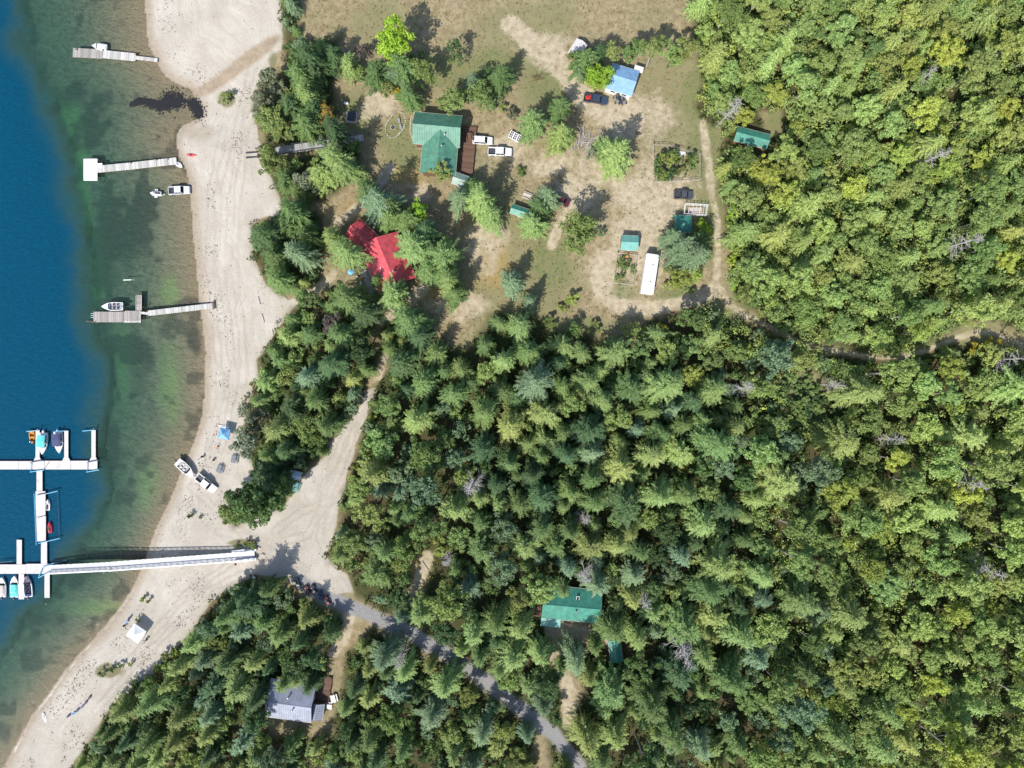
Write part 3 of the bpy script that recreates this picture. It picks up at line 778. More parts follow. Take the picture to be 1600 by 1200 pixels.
# (kind, x, y, radius px, hue, zone)
F, C_, B_, H_ = 'fir_tree', 'cedar_tree', 'broadleaf_tree', 'shrub'
HAND = [
 (F,488,92,30,'dark','topshore'),(F,470,118,26,'mid','topshore'),(C_,478,150,24,'light','topshore'),(F,455,170,26,'dark','topshore'),(B_,425,132,24,'grey','topshore'),(B_,415,165,22,'grey','topshore'),
 (B_,425,188,24,'olive','topshore'),(B_,410,180,16,'grey','topshore'),(F,490,172,24,'dark','topshore'),(B_,510,180,18,'rust','topshore'),(F,478,196,24,'mid','topshore'),(B_,448,205,20,'olive','topshore'),(B_,430,205,18,'olive','topshore'),
 (F,524,250,36,'light','topshore'),(F,522,205,24,'dark','topshore'),(F,500,275,28,'light','topshore'),(F,548,262,22,'mid','topshore'),(B_,430,255,24,'olive','topshore'),(F,448,282,24,'mid','topshore'),(B_,475,285,22,'grey','topshore'),(C_,470,300,20,'mid','topshore'),
 (B_,420,240,16,'olive','topshore'),(F,455,330,28,'mid','topshore'),
 (F,525,90,22,'dark','yard'),(F,544,102,20,'light','yard'),(B_,566,82,16,'purple','yard'),(B_,562,112,14,'light','yard'),(F,585,115,24,'mid','yard'),(B_,620,74,36,'lime','yard'),(F,630,108,30,'mid','yard'),(F,622,118,20,'blue','yard'),
 (B_,660,116,20,'light','yard'),(B_,650,92,16,'dark','yard'),(H_,620,144,12,'gold','yard'),(F,640,150,22,'mid','yard'),(B_,712,78,18,'dark','yard'),(H_,575,125,12,'olive','yard'),(B_,605,138,14,'olive','yard'),
 (F,780,122,26,'mid','meadow'),(B_,750,150,24,'light','meadow'),(F,738,130,18,'blue','meadow'),(B_,708,160,22,'olive','meadow'),(B_,725,150,16,'mid','meadow'),(H_,690,160,13,'olive','meadow'),(H_,768,165,12,'mid','meadow'),(H_,785,170,9,'olive','meadow'),(H_,800,178,12,'grey','meadow'),
 (F,833,192,26,'light','meadow'),(F,873,168,22,'mid','meadow'),(F,877,212,24,'light','meadow'),(B_,762,118,16,'dark','meadow'),
 (F,912,98,24,'mid','blue'),(B_,900,92,16,'mid','blue'),(B_,934,125,25,'lime','blue'),(F,908,116,12,'blue','blue'),(F,935,80,18,'dark','blue'),(B_,960,78,16,'olive','blue'),(B_,990,82,20,'mid','blue'),(B_,1020,80,22,'olive','blue'),(B_,1050,90,22,'light','blue'),(B_,1070,80,20,'olive','blue'),
 (F,962,238,34,'light','mid'),(F,945,232,18,'mid','mid'),(B_,925,240,10,'grey','mid'),(H_,815,270,10,'mid','mid'),(F,852,310,24,'blue','mid'),(F,845,325,20,'mid','mid'),(F,833,352,24,'light','mid'),(B_,905,362,36,'light','mid'),(H_,938,362,10,'blue','mid'),
 (F,800,442,22,'blue','edge'),(F,828,470,16,'blue','edge'),(H_,892,470,14,'yellow','edge'),(H_,880,482,10,'olive','edge'),(B_,900,515,16,'mid','edge'),(H_,860,505,12,'mid','edge'),(H_,930,512,12,'olive','edge'),(B_,988,515,16,'olive','edge'),
 (F,1062,388,28,'blue','plot'),(F,1082,402,28,'blue','plot'),(F,1050,370,20,'blue','plot'),(B_,1085,430,18,'yellow','plot'),(B_,1060,435,18,'yellow','plot'),(B_,1095,375,18,'dark','plot'),(H_,1095,350,14,'lime','plot'),(H_,1105,362,10,'lime','plot'),(H_,1048,420,12,'olive','plot'),(H_,1105,400,11,'light','plot'),(H_,1045,446,11,'yellow','plot'),(H_,1075,452,12,'olive','plot'),
 (F,748,312,34,'light','house'),(F,718,308,24,'blue','house'),(F,768,335,24,'light','house'),(F,735,290,16,'mid','house'),(B_,690,270,18,'olive','house'),(F,590,318,32,'blue','house'),(F,575,300,24,'mid','house'),(F,612,328,22,'mid','house'),(B_,655,335,20,'lime','house'),(F,635,345,26,'mid','house'),
 (F,536,394,32,'light','red'),(F,520,372,22,'light','red'),(F,608,340,22,'mid','red'),(F,645,385,34,'light','red'),(F,690,400,36,'mid','red'),(F,665,365,26,'dark','red'),(F,700,435,26,'light','red'),(F,668,425,26,'mid','red'),(F,615,455,30,'light','red'),
 (F,415,372,30,'dark','red'),(F,450,352,26,'mid','red'),(F,468,398,28,'blue','red'),(F,428,400,26,'mid','red'),(F,436,436,28,'mid','red'),(F,480,370,22,'mid','red'),(F,545,470,34,'mid','red'),(F,570,490,28,'dark','red'),(B_,480,465,18,'light','red'),(B_,520,505,18,'purple','red'),
 (F,710,460,22,'mid','red'),(F,640,500,32,'mid','red'),(F,655,525,26,'dark','red'),(F,535,520,26,'mid','red'),(F,590,440,16,'mid','red'),
 (B_,400,790,40,'mid','point'),(B_,366,800,26,'olive','point'),(B_,432,780,30,'mid','point'),(B_,385,770,26,'dark','point'),(F,428,758,26,'dark','point'),(F,415,740,28,'dark','point'),(F,446,1066,20,'mid','south'),(F,484,1070,17,'dark','south'),(F,466,1062,16,'light','south'),(B_,390,690,24,'grey','point'),(B_,400,655,22,'grey','point'),(F,430,675,26,'olive','point'),(F,455,640,26,'dark','point'),(B_,480,665,24,'light','point'),(F,447,702,22,'dark','point'),(B_,385,640,16,'grey','point'),(F,425,710,24,'mid','point'),
]
for kd, x, y, r, hu, zn in HAND:
    hand(kd, x, y, r, hu, Z[zn], var=6 if kd == B_ and r >= 24 and zn in ('mid', 'blue', 'yard') else None)

# dead trees and pale leaning trunks that stand out of the canopy
for i, (x, y, r) in enumerate([(738, 765, 22), (1075, 1030, 24), (1515, 375, 20), (1530, 755, 20), (1010, 940, 16), (1460, 112, 14), (1540, 92, 15), (1475, 235, 18), (1165, 610, 18), (920, 905, 18), (700, 880, 16), (1310, 600, 14), (1400, 690, 16), (1560, 900, 20), (1590, 560, 18), (620, 1035, 16), (910, 815, 14), (1150, 160, 18)]):
    hand('dead_tree', x, y, r, 'grey', ['in the forest right of the sandy driveway', 'in the lower forest right of the green forest cabin', 'on the hillside above the winding track', 'near the right edge below the winding track', 'right of the green forest cabin',
         'near the top right corner', 'nearest the top right corner', 'on the hillside left of the right edge', 'in the forest below the clearing lower right edge', 'just above the green forest cabin', 'in the forest left of the green forest cabin', 'beside the green thicket hollow', 'below the yellow trees under the winding track',
         'in the lower right forest near the edge', 'at the right edge just below the winding track', 'below the gravel road near the drive', 'in the heart of the forest', 'above the teal-roofed shed by the track'][i], mid=0.8)

# raster of the canopy outline, 4 px cells
MW, MH, MO = 470, 370, 140
mx_, my_ = np.meshgrid(np.arange(MW) * 4.0 - MO + 2, np.arange(MH) * 4.0 - MO + 2)
MASK = {k: inside(mx_, my_, p) for k, p in CANOPY.items()}
for h in HOLES:
    hm = inside(mx_, my_, h)
    for k in MASK: MASK[k] &= ~hm
CLEAR = np.zeros(mx_.shape, bool)
CLEAR |= dist_line(mx_, my_, ROAD) < 6
for pts, hw in TRACKS[:2]:
    CLEAR |= (dist_line(mx_, my_, pts) < 9) & (((mx_ > 1415)) | ((mx_ < 1205)) | ((mx_ > 1285) & (mx_ < 1340)))
TRACK_VIEW = CLEAR & (mx_ > 1100) & (my_ < 600)
for h in (HOLES[4], HOLES[5], HOLES[6], HOLES[0]): CLEAR |= inside(mx_, my_, h)
for k in MASK: MASK[k] &= ~CLEAR
ANY = np.zeros(mx_.shape, bool)
for k in MASK: ANY |= MASK[k]
def frac(mask, px, py, r):
    a = np.arange(10) * 0.628
    xs = np.concatenate([[px], px + np.cos(a) * r, px + np.cos(a[::2]) * r * 0.5]); ys = np.concatenate([[py], py + np.sin(a) * r, py + np.sin(a[::2]) * r * 0.5])
    i = np.clip(((xs + MO) / 4).astype(int), 0, MW - 1); j = np.clip(((ys + MO) / 4).astype(int), 0, MH - 1)
    return mask[j, i].mean()

def zone_of(name, x, y):
    if name == 'hillside':
        if x > 1420 and y < 260: return 'on the slope in the top right corner'
        if y < 150: return 'on the slope along the top edge'
        if x < 1230: return 'right of the long dirt track' if y > 240 else 'around the half-hidden teal shed roof'
        if y > 420: return 'just above the winding track at right'
        if x > 1420: return 'on the hillside by the right edge'
        if y < 300: return 'on the upper hillside behind the teal shed'
        return 'on the mid hillside above the winding track'
    if name == 'forest':
        if x > 1200 and y < 660: return 'just below the winding track at right'
        if x > 1400: return 'along the right edge below the winding track' if y < 900 else 'in the bottom right corner'
        if y < 600 and x > 980: return 'at the lower right clearing edge'
        if y < 620 and x > 760: return 'along the lower edge of the clearing'
        if y < 640: return 'in the forest just below the red-roofed cabin'
        if x < 720: return ('beside the top of the sandy driveway' if y < 760 else 'beside the sandy parking area') if y < 890 else 'between the gravel road and parking area'
        if y < 740: return 'in the upper heart of the forest' if x < 960 else 'in the upper right heart of the forest'
        if y < 880: return 'in the forest above the green forest cabin' if x < 1000 else 'in the middle of the lower right forest'
        if x < 850: return 'left of the green forest cabin'
        if x < 960: return 'beside the green forest cabin and its drive'
        if x < 1180: return 'right of the green forest cabin'
        return 'in the lower right forest'
    if name == 'shore_south':
        if x > 560: return 'below the gravel road'
        if x > 400: return 'around the grey-roofed house' if y > 1010 else 'between gravel road and grey house'
        return 'beside the lower beach' if y < 1060 else 'above the lower beach near the bottom edge'
    if name == 'strip': return 'in the belt below the red-roofed cabin' if y < 620 else Z['point']
    if name == 'strip_top': return Z['topshore']
    return Z['red']

def pick(name, x, y, r):
    u = r.random()
    if name == 'hillside':
        kd = B_ if u < 0.72 else (C_ if u < 0.92 else F)
        if x < 1260 and y > 330: kd = F if u < 0.3 else B_
        hu = r.choice(['olive', 'olive', 'yellow', 'light', 'light', 'light', 'mid'] if not (x > 1380 and y < 280) else ['yellow', 'yellow', 'olive', 'light'])
        return kd, hu, r.uniform(0.7, 1.12) if kd == B_ else r.uniform(0.65, 0.98)
    if name == 'forest':
        if x < 740 and y > 630 and y < 860: kd, pal = (B_ if u < 0.6 else F if u < 0.85 else C_), ['mid', 'light', 'light', 'olive', 'blue']
        elif x > 1290: kd, pal = (C_ if u < 0.14 else B_ if u < 0.88 else F), ['olive', 'yellow', 'light', 'light', 'olive']
        elif x > 1170: kd, pal = (F if u < 0.28 else C_ if u < 0.4 else B_), ['mid', 'light', 'light', 'olive', 'blue']
        elif y < 600 and x > 880: kd, pal = (B_ if u < 0.65 else F), ['olive', 'light', 'light', 'yellow', 'mid', 'blue']
        else: kd, pal = (F if u < 0.62 else C_ if u < 0.84 else B_), ['mid', 'mid', 'light', 'light', 'dark', 'blue', 'olive']
        return kd, r.choice(pal), r.uniform(0.72, 1.3) if kd != B_ else r.uniform(0.7, 1.25)
    kd = F if u < 0.5 else (B_ if u < 0.85 else C_)
    return kd, r.choice(['mid', 'mid', 'dark', 'light', 'olive', 'blue']), r.uniform(0.6, 0.95) if kd != B_ else r.uniform(0.55, 0.95)

rr = random.Random(42)
cellsz = 8.0
gridhash = {}
def put_hash(t):
    gridhash.setdefault((int(t['base'].x // cellsz), int(t['base'].y // cellsz)), []).append(t)
for t in TREES: put_hash(t)
names = list(CANOPY)
boxes = {k: (min(p[0] for p in v), max(p[0] for p in v), min(p[1] for p in v), max(p[1] for p in v)) for k, v in CANOPY.items()}
for rnd, (mul, tries, need, space) in enumerate([(1.0, 9000, 0.9, 0.72), (0.76, 8000, 0.88, 0.68), (0.55, 8000, 0.86, 0.64)]):
    for _ in range(tries):
        name = rr.choices(names, [5, 9, 3, 1.6, 0.8, 0.3])[0]
        x0, x1, y0, y1 = boxes[name]
        px = rr.uniform(max(x0, -15), min(x1, 1625)); py = rr.uniform(max(y0, -10), min(y1, 1215))
        kd, hu, sc = pick(name, px, py, rr)
        sc *= mul
        if kd != B_ and hu == 'yellow': hu = 'olive'
        pr = PROTO[kd]; v = rr.randrange(len(pr)); zs = rr.uniform(0.85, 1.12)
        h, R = pr[v][2] * sc * zs, pr[v][3] * sc
        rpx = R / S
        if frac(MASK[name], px, py, rpx * 0.82) < need: continue
        if frac(~TRACK_VIEW, px, py, rpx * 0.9) < 0.93: continue
        b = G(px, py, h * 0.55)
        if px > 1100 and frac(~TRACK_VIEW, *to_px(b.x, b.y, b.z + h * 0.8), rpx * 0.7) < 0.93: continue
        tx, ty = to_px(b.x, b.y, b.z + h * 0.9)
        if frac(ANY, tx, ty, rpx * 0.35) < 0.8: continue
        tx, ty = to_px(b.x, b.y, b.z + h * 0.2)
        if frac(~CLEAR, tx, ty, rpx * 0.6) < 0.8: continue
        ci, cj = int(b.x // cellsz), int(b.y // cellsz); ok = True
        for a in (-1, 0, 1):
            for c in (-1, 0, 1):
                for t in gridhash.get((ci + a, cj + c), ()):
                    if t['kind'] == 'dead_tree': continue
                    if math.hypot(t['base'].x - b.x, t['base'].y - b.y) < space * (t['r'] + R): ok = False; break
                if not ok: break
            if not ok: break
        if not ok: continue
        plan_tree(kd, b, sc, hu, v, None, zone_of(name, px, py), zs)
        put_hash(TREES[-1])

INFILL = []
for kd in (F, C_, B_):                       # no more than 300 of a kind: the smallest ones are left out
    ts = sorted((t for t in TREES if t['kind'] == kd), key=lambda t: -t['r'])
    drop = set(id(t) for t in ts[300:])
    INFILL.extend(t for t in TREES if id(t) in drop)
    TREES[:] = [t for t in TREES if id(t) not in drop]
# shrubs: garden beds, thicket hollow, path edges, beach
SHRUBS = []
r2 = random.Random(5)
for i in range(26):
    SHRUBS.append((r2.uniform(1026, 1086), r2.uniform(236, 280), r2.uniform(7, 11), r2.choice(['mid', 'dark', 'mid', 'yellow', 'olive']), 'inside the large fenced garden plot'))
for i in range(15):
    SHRUBS.append((r2.uniform(962, 990), r2.uniform(398, 440), r2.uniform(4, 7), r2.choice(['light', 'lime', 'mid']), 'inside the narrow fenced garden bed'))
for i in range(44):
    SHRUBS.append((r2.uniform(1222, 1288), r2.uniform(588, 662), r2.uniform(9, 13), r2.choice(['mid', 'light', 'dark']), 'in the low green thicket hollow'))
for i in range(26):
    y = r2.uniform(300, 450); SHRUBS.append((np.interp(y, [300, 360, 450], [1137, 1146, 1146]) + r2.uniform(-4, 6), y, r2.uniform(7, 10), r2.choice(['lime', 'yellow', 'light']), 'along the right side of the long dirt track'))
for i in range(22):
    y = r2.uniform(650, 860); SHRUBS.append((np.interp(y, [650, 720, 770, 860], [580, 560, 546, 528]) + r2.uniform(-3, 8), y, r2.uniform(6, 10), r2.choice(['yellow', 'light', 'olive']), 'along the right edge of the sandy driveway'))
for i in range(14):
    x = r2.uniform(1300, 1560); SHRUBS.append((x, np.interp(x, [1300, 1400, 1480, 1560], [575, 578, 555, 545]) + r2.uniform(0, 8), r2.uniform(7, 11), r2.choice(['gold', 'yellow', 'olive']), 'along the lower side of the winding track'))
for i in range(18):
    t = r2.random(); SHRUBS.append((385 - 210 * t + r2.uniform(-4, 6), 912 + 195 * t + r2.uniform(-4, 8), r2.uniform(6, 10), r2.choice(['olive', 'mid', 'yellow']), 'along the edge of the lower beach'))
for x, y, r in [(352, 155, 11), (360, 148, 8), (384, 622, 6), (393, 600, 5), (224, 936, 6), (232, 939, 5), (216, 968, 5), (297, 806, 6), (313, 808, 4), (160, 1052, 7), (175, 1046, 7), (190, 1040, 6), (385, 850, 7), (396, 853, 7), (370, 854, 5), (205, 1037, 5)]:
    SHRUBS.append((x, y, r, r2.choice(['olive', 'mid', 'olive']), 'growing on the open beach sand'))
for x, y, r, hu in [(1010, 520, 12, 'yellow'), (1030, 515, 14, 'gold'), (1045, 525, 12, 'yellow'), (975, 575, 6, 'gold'), (1070, 735, 9, 'gold'), (1165, 545, 12, 'yellow'), (1140, 548, 10, 'gold'), (1545, 545, 18, 'gold'), (1520, 550, 14, 'gold'), (1385, 595, 14, 'lime')]:
    SHRUBS.append((x, y, r, hu, 'among taller trees along the clearing and track'))
for x, y, r, hu, zn in SHRUBS:
    hand('shrub', x, y, r, hu, zn, mid=0.5)

# labels: kind + leaf colour + place, with the order in the picture where several are alike
KW = {'fir_tree': 'fir', 'cedar_tree': 'drooping cedar', 'broadleaf_tree': 'broadleaf tree', 'shrub': 'shrub', 'dead_tree': 'bare dead tree'}
CAT = {'fir_tree': 'fir tree', 'cedar_tree': 'cedar tree', 'broadleaf_tree': 'broadleaf tree', 'shrub': 'shrub', 'dead_tree': 'dead tree'}
ORD = ['topmost', 'second', 'third', 'fourth', 'fifth', 'sixth', 'seventh', 'eighth', 'ninth', 'tenth', 'eleventh', 'twelfth']
clusters = {}
for t in TREES: clusters.setdefault((t['kind'], t['hue'], t['zone']), []).append(t)
for (kd, hu, zn), ts in clusters.items():
    ts.sort(key=lambda t: t['py'])
    word = ('bare dead tree with grey branches' if kd == 'dead_tree' else HUES[hu][1] + ' ' + KW[kd])
    n = len(ts)
    for i, t in enumerate(ts):
        if n == 1: lb = word + ' ' + zn
        elif i == 0: lb = 'topmost ' + word + ' ' + zn
        elif i == n - 1: lb = 'lowest ' + word + ' ' + zn
        elif i < 10: lb = ORD[i] + ' ' + word + ' from the top ' + zn
        elif n - 1 - i < 10: lb = ORD[n - 1 - i] + ' ' + word + ' from the bottom ' + zn
        else: lb = word + ' amid the stand ' + zn
        t['label'] = t['label'] or lb
from collections import Counter
print('TREES', Counter(t['kind'] for t in TREES))
for t in TREES:
    tm, cm, h, R = PROTO[t['kind']][t['v']]
    o = bpy.data.objects.new(t['kind'], None); COL.objects.link(o)
    o.location = t['base']; o.rotation_euler = (random.uniform(-0.03, 0.03), random.uniform(-0.03, 0.03), t['rot']); o.scale = (t['s'], t['s'], t['s'] * t['zs'])
    tag(o, t['label'], CAT[t['kind']], {'fir_tree': 'firs', 'cedar_tree': 'cedars', 'broadleaf_tree': 'broadleaf trees', 'shrub': 'shrubs', 'dead_tree': 'dead trees'}[t['kind']] + ' ' + t['zone'])
    a = bpy.data.objects.new('trunk', tm); COL.objects.link(a); a.parent = o
    c = bpy.data.objects.new('bare_branches' if t['kind'] == 'dead_tree' else 'crown', cm); COL.objects.link(c); c.parent = o
    col = HUES[t['hue']][0]; j = random.uniform(0.8, 1.2); k = random.uniform(0.93, 1.07)
    if (t['px'] > 1100 and t['py'] < 540) or t['px'] > 1380: j *= 1.22; k *= 1.03
    c.color = (col[0] * j * k, col[1] * j, col[2] * j / k, 1)

# undergrowth between the trunks: uncountable leaves on the forest floor
def scatter(name, label, n, weight, zmax, size, colours, seed, mat, per=26, rad=0.55):
    r = np.random.default_rng(seed)
    inner = (np.abs(GX) < 140) & (np.abs(GY) < 110)
    w = (weight * inner).ravel(); w = w / w.sum()
    pick_ = r.choice(len(w), n, p=w)
    x = GX.ravel()[pick_] + r.uniform(-0.4, 0.4, n); y = GY.ravel()[pick_] + r.uniform(-0.4, 0.4, n); z = GZ.ravel()[pick_] + r.uniform(0.04, zmax, n)
    co = leaf_cloud(r, np.stack([x, y, z], -1), rad * r.uniform(0.6, 1.4, n), per, size, 0.8)
    ob = bpy.data.objects.new(name, fast_mesh(name, co, np.arange(len(co)).reshape(-1, 4), mat)); COL.objects.link(ob)
    ob['kind'] = 'stuff'; ob['label'] = label; ob['category'] = name.replace('_', ' '); ob.color = colours
    return ob
scatter('undergrowth', 'low leafy undergrowth filling gaps between forest trees', 11000, forest * (1 - np.clip(trackcore + gravel, 0, 1)) * land, 1.4, 0.26, (0.085, 0.115, 0.032, 1), 3, LEAF, 16, 0.8)
scatter('meadow_grass', 'scattered dry grass tufts in the clearing', 5200, np.clip(1 - forest - sand - gravel - 0.85 * dirt, 0, 1) * land * (np.clip(GX, -75, 60) == GX) * (GY > 0), 0.08, 0.12, (0.2, 0.19, 0.075, 1), 4, LEAF, 7, 0.3)

# young trees filling the canopy between the 900 built one by one
r4 = np.random.default_rng(77)
parts_, tints_ = [], []
for t in INFILL:
    n = max(6, int(15 * min(1.2, t['r'] / 2.2)))
    a = r4.uniform(0, 6.28, n); q = np.sqrt(r4.random(n)) * t['r'] * 0.8; f = 1 - (q / t['r']) ** 2 * 0.7
    cen = np.stack([t['base'].x + np.cos(a) * q, t['base'].y + np.sin(a) * q, t['base'].z + t['h'] * 0.92 * f * r4.uniform(0.6, 1.0, n)], -1)
    cl = leaf_cloud(r4, cen, np.full(n, t['r'] * 0.3) * r4.uniform(0.7, 1.3, n), 42, 0.24)
    parts_.append(cl)
    c3 = np.array(HUES[t['hue']][0]) * r4.uniform(0.85, 1.15)
    tints_.append(np.tile(np.append(c3, 1.0), (len(cl), 1)))
# dense brush closing the canopy of the hillside and the right edge
wt = (forest * land * (np.abs(GX) < 140) * (np.abs(GY) < 108) * (((PX > 1092) & (PY < 560)) * 1.0 + ((PX > 1180) & (PY >= 560)) * 0.45) * (1 - np.clip(trackcore + gravel, 0, 1)) * (np.hypot(PX - 1172, PY - 214) > 42) * np.where(((PX > 1415) | (PX < 1205) | ((PX > 1280) & (PX < 1345))) & (PX > 1130), np.minimum(*[dist_line(PX, PY, t_[0]) for t_ in TRACKS[:2]]) > 17, True)).ravel()
pk = r4.choice(len(wt), 9000, p=wt / wt.sum())
cen = np.stack([GX.ravel()[pk] + r4.uniform(-0.5, 0.5, 9000), GY.ravel()[pk] + r4.uniform(-0.5, 0.5, 9000), GZ.ravel()[pk] + r4.uniform(1.0, 5.5, 9000)], -1)
cl = leaf_cloud(r4, cen, r4.uniform(0.7, 1.5, 9000), 26, 0.25, 0.9)
parts_.append(cl)
pal = np.array([HUES[h][0] for h in ('olive', 'light', 'yellow', 'olive', 'light', 'mid')])[r4.integers(0, 6, 9000)] * r4.uniform(1.0, 1.4, (9000, 1))
tints_.append(np.repeat(np.concatenate([pal, np.ones((9000, 1))], 1), 26 * 4, axis=0))
co = np.concatenate(parts_); me = fast_mesh('young_forest', co, np.arange(len(co)).reshape(-1, 4), TINT_LEAF)
at_ = me.attributes.new('tint', 'FLOAT_COLOR', 'POINT'); at_.data.foreach_set('color', np.concatenate(tints_).astype(np.float32).ravel())
yf = bpy.data.objects.new('young_forest', me); COL.objects.link(yf); yf['kind'] = 'stuff'; yf['label'] = 'mass of young trees filling the canopy between larger crowns'; yf['category'] = 'young forest'
print('INFILL', len(INFILL), len(co) // 4)

# ------------------------------------------------------------------ buildings
GREEN_ROOF = paint('green_metal_roof', (0.075, 0.21, 0.145), 0.55, 0.0, 0.2, 0.9, dirt=0.3)
TEAL_ROOF = paint('teal_metal_roof', (0.05, 0.22, 0.165), 0.5, 0.0, 0.2, 0.9, dirt=0.3)
PALE_TEAL = paint('faded_teal_roof', (0.13, 0.34, 0.30), 0.4, 0.0, 0.12, 0.8, dirt=0.15)
BLUE_ROOF = paint('blue_metal_roof', (0.18, 0.33, 0.53), 0.5, 0.0, 0.14, 0.9, dirt=0.2)
RED_ROOF = paint('red_metal_roof', (0.52, 0.075, 0.095), 0.55, 0.0, 0.2, 0.9, dirt=0.28)
GREY_ROOF = paint('grey_metal_roof', (0.26, 0.28, 0.35), 0.5, 0.0, 0.15, 0.5, dirt=0.2)
SAGE_ROOF = paint('sage_grey_roof', (0.20, 0.30, 0.26), 0.5, 0.0, 0.15, 0.6, dirt=0.2)
WHITE = paint('white_paint', (0.72, 0.72, 0.70), 0.45, 0.0, 0.05, 1.2, dirt=0.12)
BRIGHT = paint('white_metal_sheet', (0.80, 0.80, 0.80), 0.35, 0.0, 0.03, 0.8, dirt=0.06)
TRIM = paint('cream_trim', (0.55, 0.5, 0.4), 0.6)
LOG = wood('brown_log_wall', (0.19, 0.11, 0.06, 1))
CEDAR = wood('brown_deck_board', (0.17, 0.095, 0.065, 1), axis='x')
GREYWOOD = wood('weathered_dock_board', (0.42, 0.39, 0.36, 1), axis='y', dark=0.6)
PALEWOOD = wood('pale_dock_board', (0.56, 0.54, 0.51, 1), axis='y', dark=0.72)
CONCRETE = paint('pale_concrete_deck', (0.54, 0.51, 0.50), 0.8, 0.0, 0.1, 1.5, bump=0.2, dirt=0.3)
STEEL = paint('galvanised_steel', (0.5, 0.51, 0.52), 0.4, 0.7, 0.1)
BLACK = paint('black_rubber', (0.018, 0.018, 0.02), 0.8)
DARK = paint('dark_plastic', (0.04, 0.042, 0.05), 0.55)
BLUEPIPE = paint('blue_bumper_pipe', (0.10, 0.36, 0.56), 0.45)
NAVYPIPE = paint('dark_navy_pipe', (0.03, 0.07, 0.12), 0.5)
GLASS = glass_mat()

def window(parent, c, sx, sz, axis, out):
    """window set proud of a wall: frame with a recessed pane; axis 'x' wall runs along x"""
    m = MB(); t = 0.08
    if axis == 'x':
        for zz in (-sz / 2, sz / 2): m.box((c[0], c[1] + out * 0.03, c[2] + zz), (sx + t, 0.06, t))
        for xx in (-sx / 2, sx / 2): m.box((c[0] + xx, c[1] + out * 0.03, c[2]), (t, 0.06, sz - t))
    else:
        for zz in (-sz / 2, sz / 2): m.box((c[0] + out * 0.03, c[1], c[2] + zz), (0.06, sx + t, t))
        for yy in (-sx / 2, sx / 2): m.box((c[0] + out * 0.03, c[1] + yy, c[2]), (0.06, t, sz - t))
    w = m.build('window', WHITE, parent)
    p = MB().box((c[0] + (out * 0.012 if axis == 'y' else 0), c[1] + (out * 0.012 if axis == 'x' else 0), c[2]), (sx - t, 0.02, sz - t) if axis == 'x' else (0.02, sx - t, sz - t))
    p.build('pane', GLASS, w)

def gable(parent, L, W, hw, hr, roof, wall, ox=0.0, oy=0.0, rz=0.0, over=0.45, rib=0.55, wname='wall', zoff=0.0, openside=False):
    """gabled block with ridge along local x; two roof slopes with standing ribs"""
    M = Matrix.Translation((ox, oy, zoff)) @ Matrix.Rotation(rz, 4, 'Z')
    m = MB(); m.M = M
    a, b = L / 2, W / 2
    if not openside:
        m.add([(-a, -b, -0.8), (a, -b, -0.8), (a, b, -0.8), (-a, b, -0.8), (-a, -b, hw), (a, -b, hw), (a, b, hw), (-a, b, hw), (-a, 0, hw + hr), (a, 0, hw + hr)],
              [(0, 1, 5, 4), (2, 3, 7, 6), (1, 2, 6, 9, 5), (3, 0, 4, 8, 7), (3, 2, 1, 0), (4, 5, 9, 8), (6, 7, 8, 9)])
        m.build(wname, wall, parent)
    sl = hr / b
    e = a + over; f = b + over; ze = hw - sl * over
    lift = 0.06
    for s, q in ((-1, [(-e, -f, ze + lift), (e, -f, ze + lift), (e, 0, hw + hr + lift), (-e, 0, hw + hr + lift)]), (1, [(e, f, ze + lift), (-e, f, ze + lift), (-e, 0, hw + hr + lift), (e, 0, hw + hr + lift)])):
        r = MB(); r.M = M; r.slab(q, 0.09)
        ro = r.build('roof_slope', roof, parent)
        g = MB(); g.M = M
        n = int(2 * e / rib)
        for i in range(n + 1):
            x = -e + 0.04 + (2 * e - 0.08) * i / n
            for j in range(1):
                y0, y1 = s * f, s * 0.05
                p0 = Vector((x, y0, ze + lift + 0.015)); p1 = Vector((x, y1, hw + hr + lift - sl * 0.05 + 0.015))
                g.tube(p0, p1, 0.028, n=4)
        ob = g.build('standing_rib', roof, ro, kind='stuff')
    c = MB(); c.M = M
    c.slab([(-e, -0.16, hw + hr + lift - 0.16 * sl + 0.03), (e, -0.16, hw + hr + lift - 0.16 * sl + 0.03), (e, 0, hw + hr + lift + 0.035), (-e, 0, hw + hr + lift + 0.035)], 0.02)
    c.slab([(e, 0.16, hw + hr + lift - 0.16 * sl + 0.03), (-e, 0.16, hw + hr + lift - 0.16 * sl + 0.03), (-e, 0, hw + hr + lift + 0.035), (e, 0, hw + hr + lift + 0.035)], 0.02)
    c.build('ridge_cap', roof, parent)
    t = MB(); t.M = M                                   # eave gutters / fascia
    for s in (-1, 1):
        t.box((0, s * (f + 0.03), ze - 0.03), (2 * e, 0.05, 0.14))
    t.build('fascia', TRIM if wall is not WHITE else WHITE, parent)
    return M

def place(px, py, z):
    """ground level under a roof point seen at this pixel at height z above the ground"""
    return G(px, py, z)

def chimney(parent, x, y, z, h, mat=None):
    m = MB().tube((x, y, z - 0.5), (x, y, z + h), 0.16, n=10)
    c = m.build('chimney', mat or STEEL, parent)
    MB().tube((x, y, z + h + 0.05), (x, y, z + h + 0.22), 0.26, 0.08, n=10).build('chimney_cap', STEEL, c)

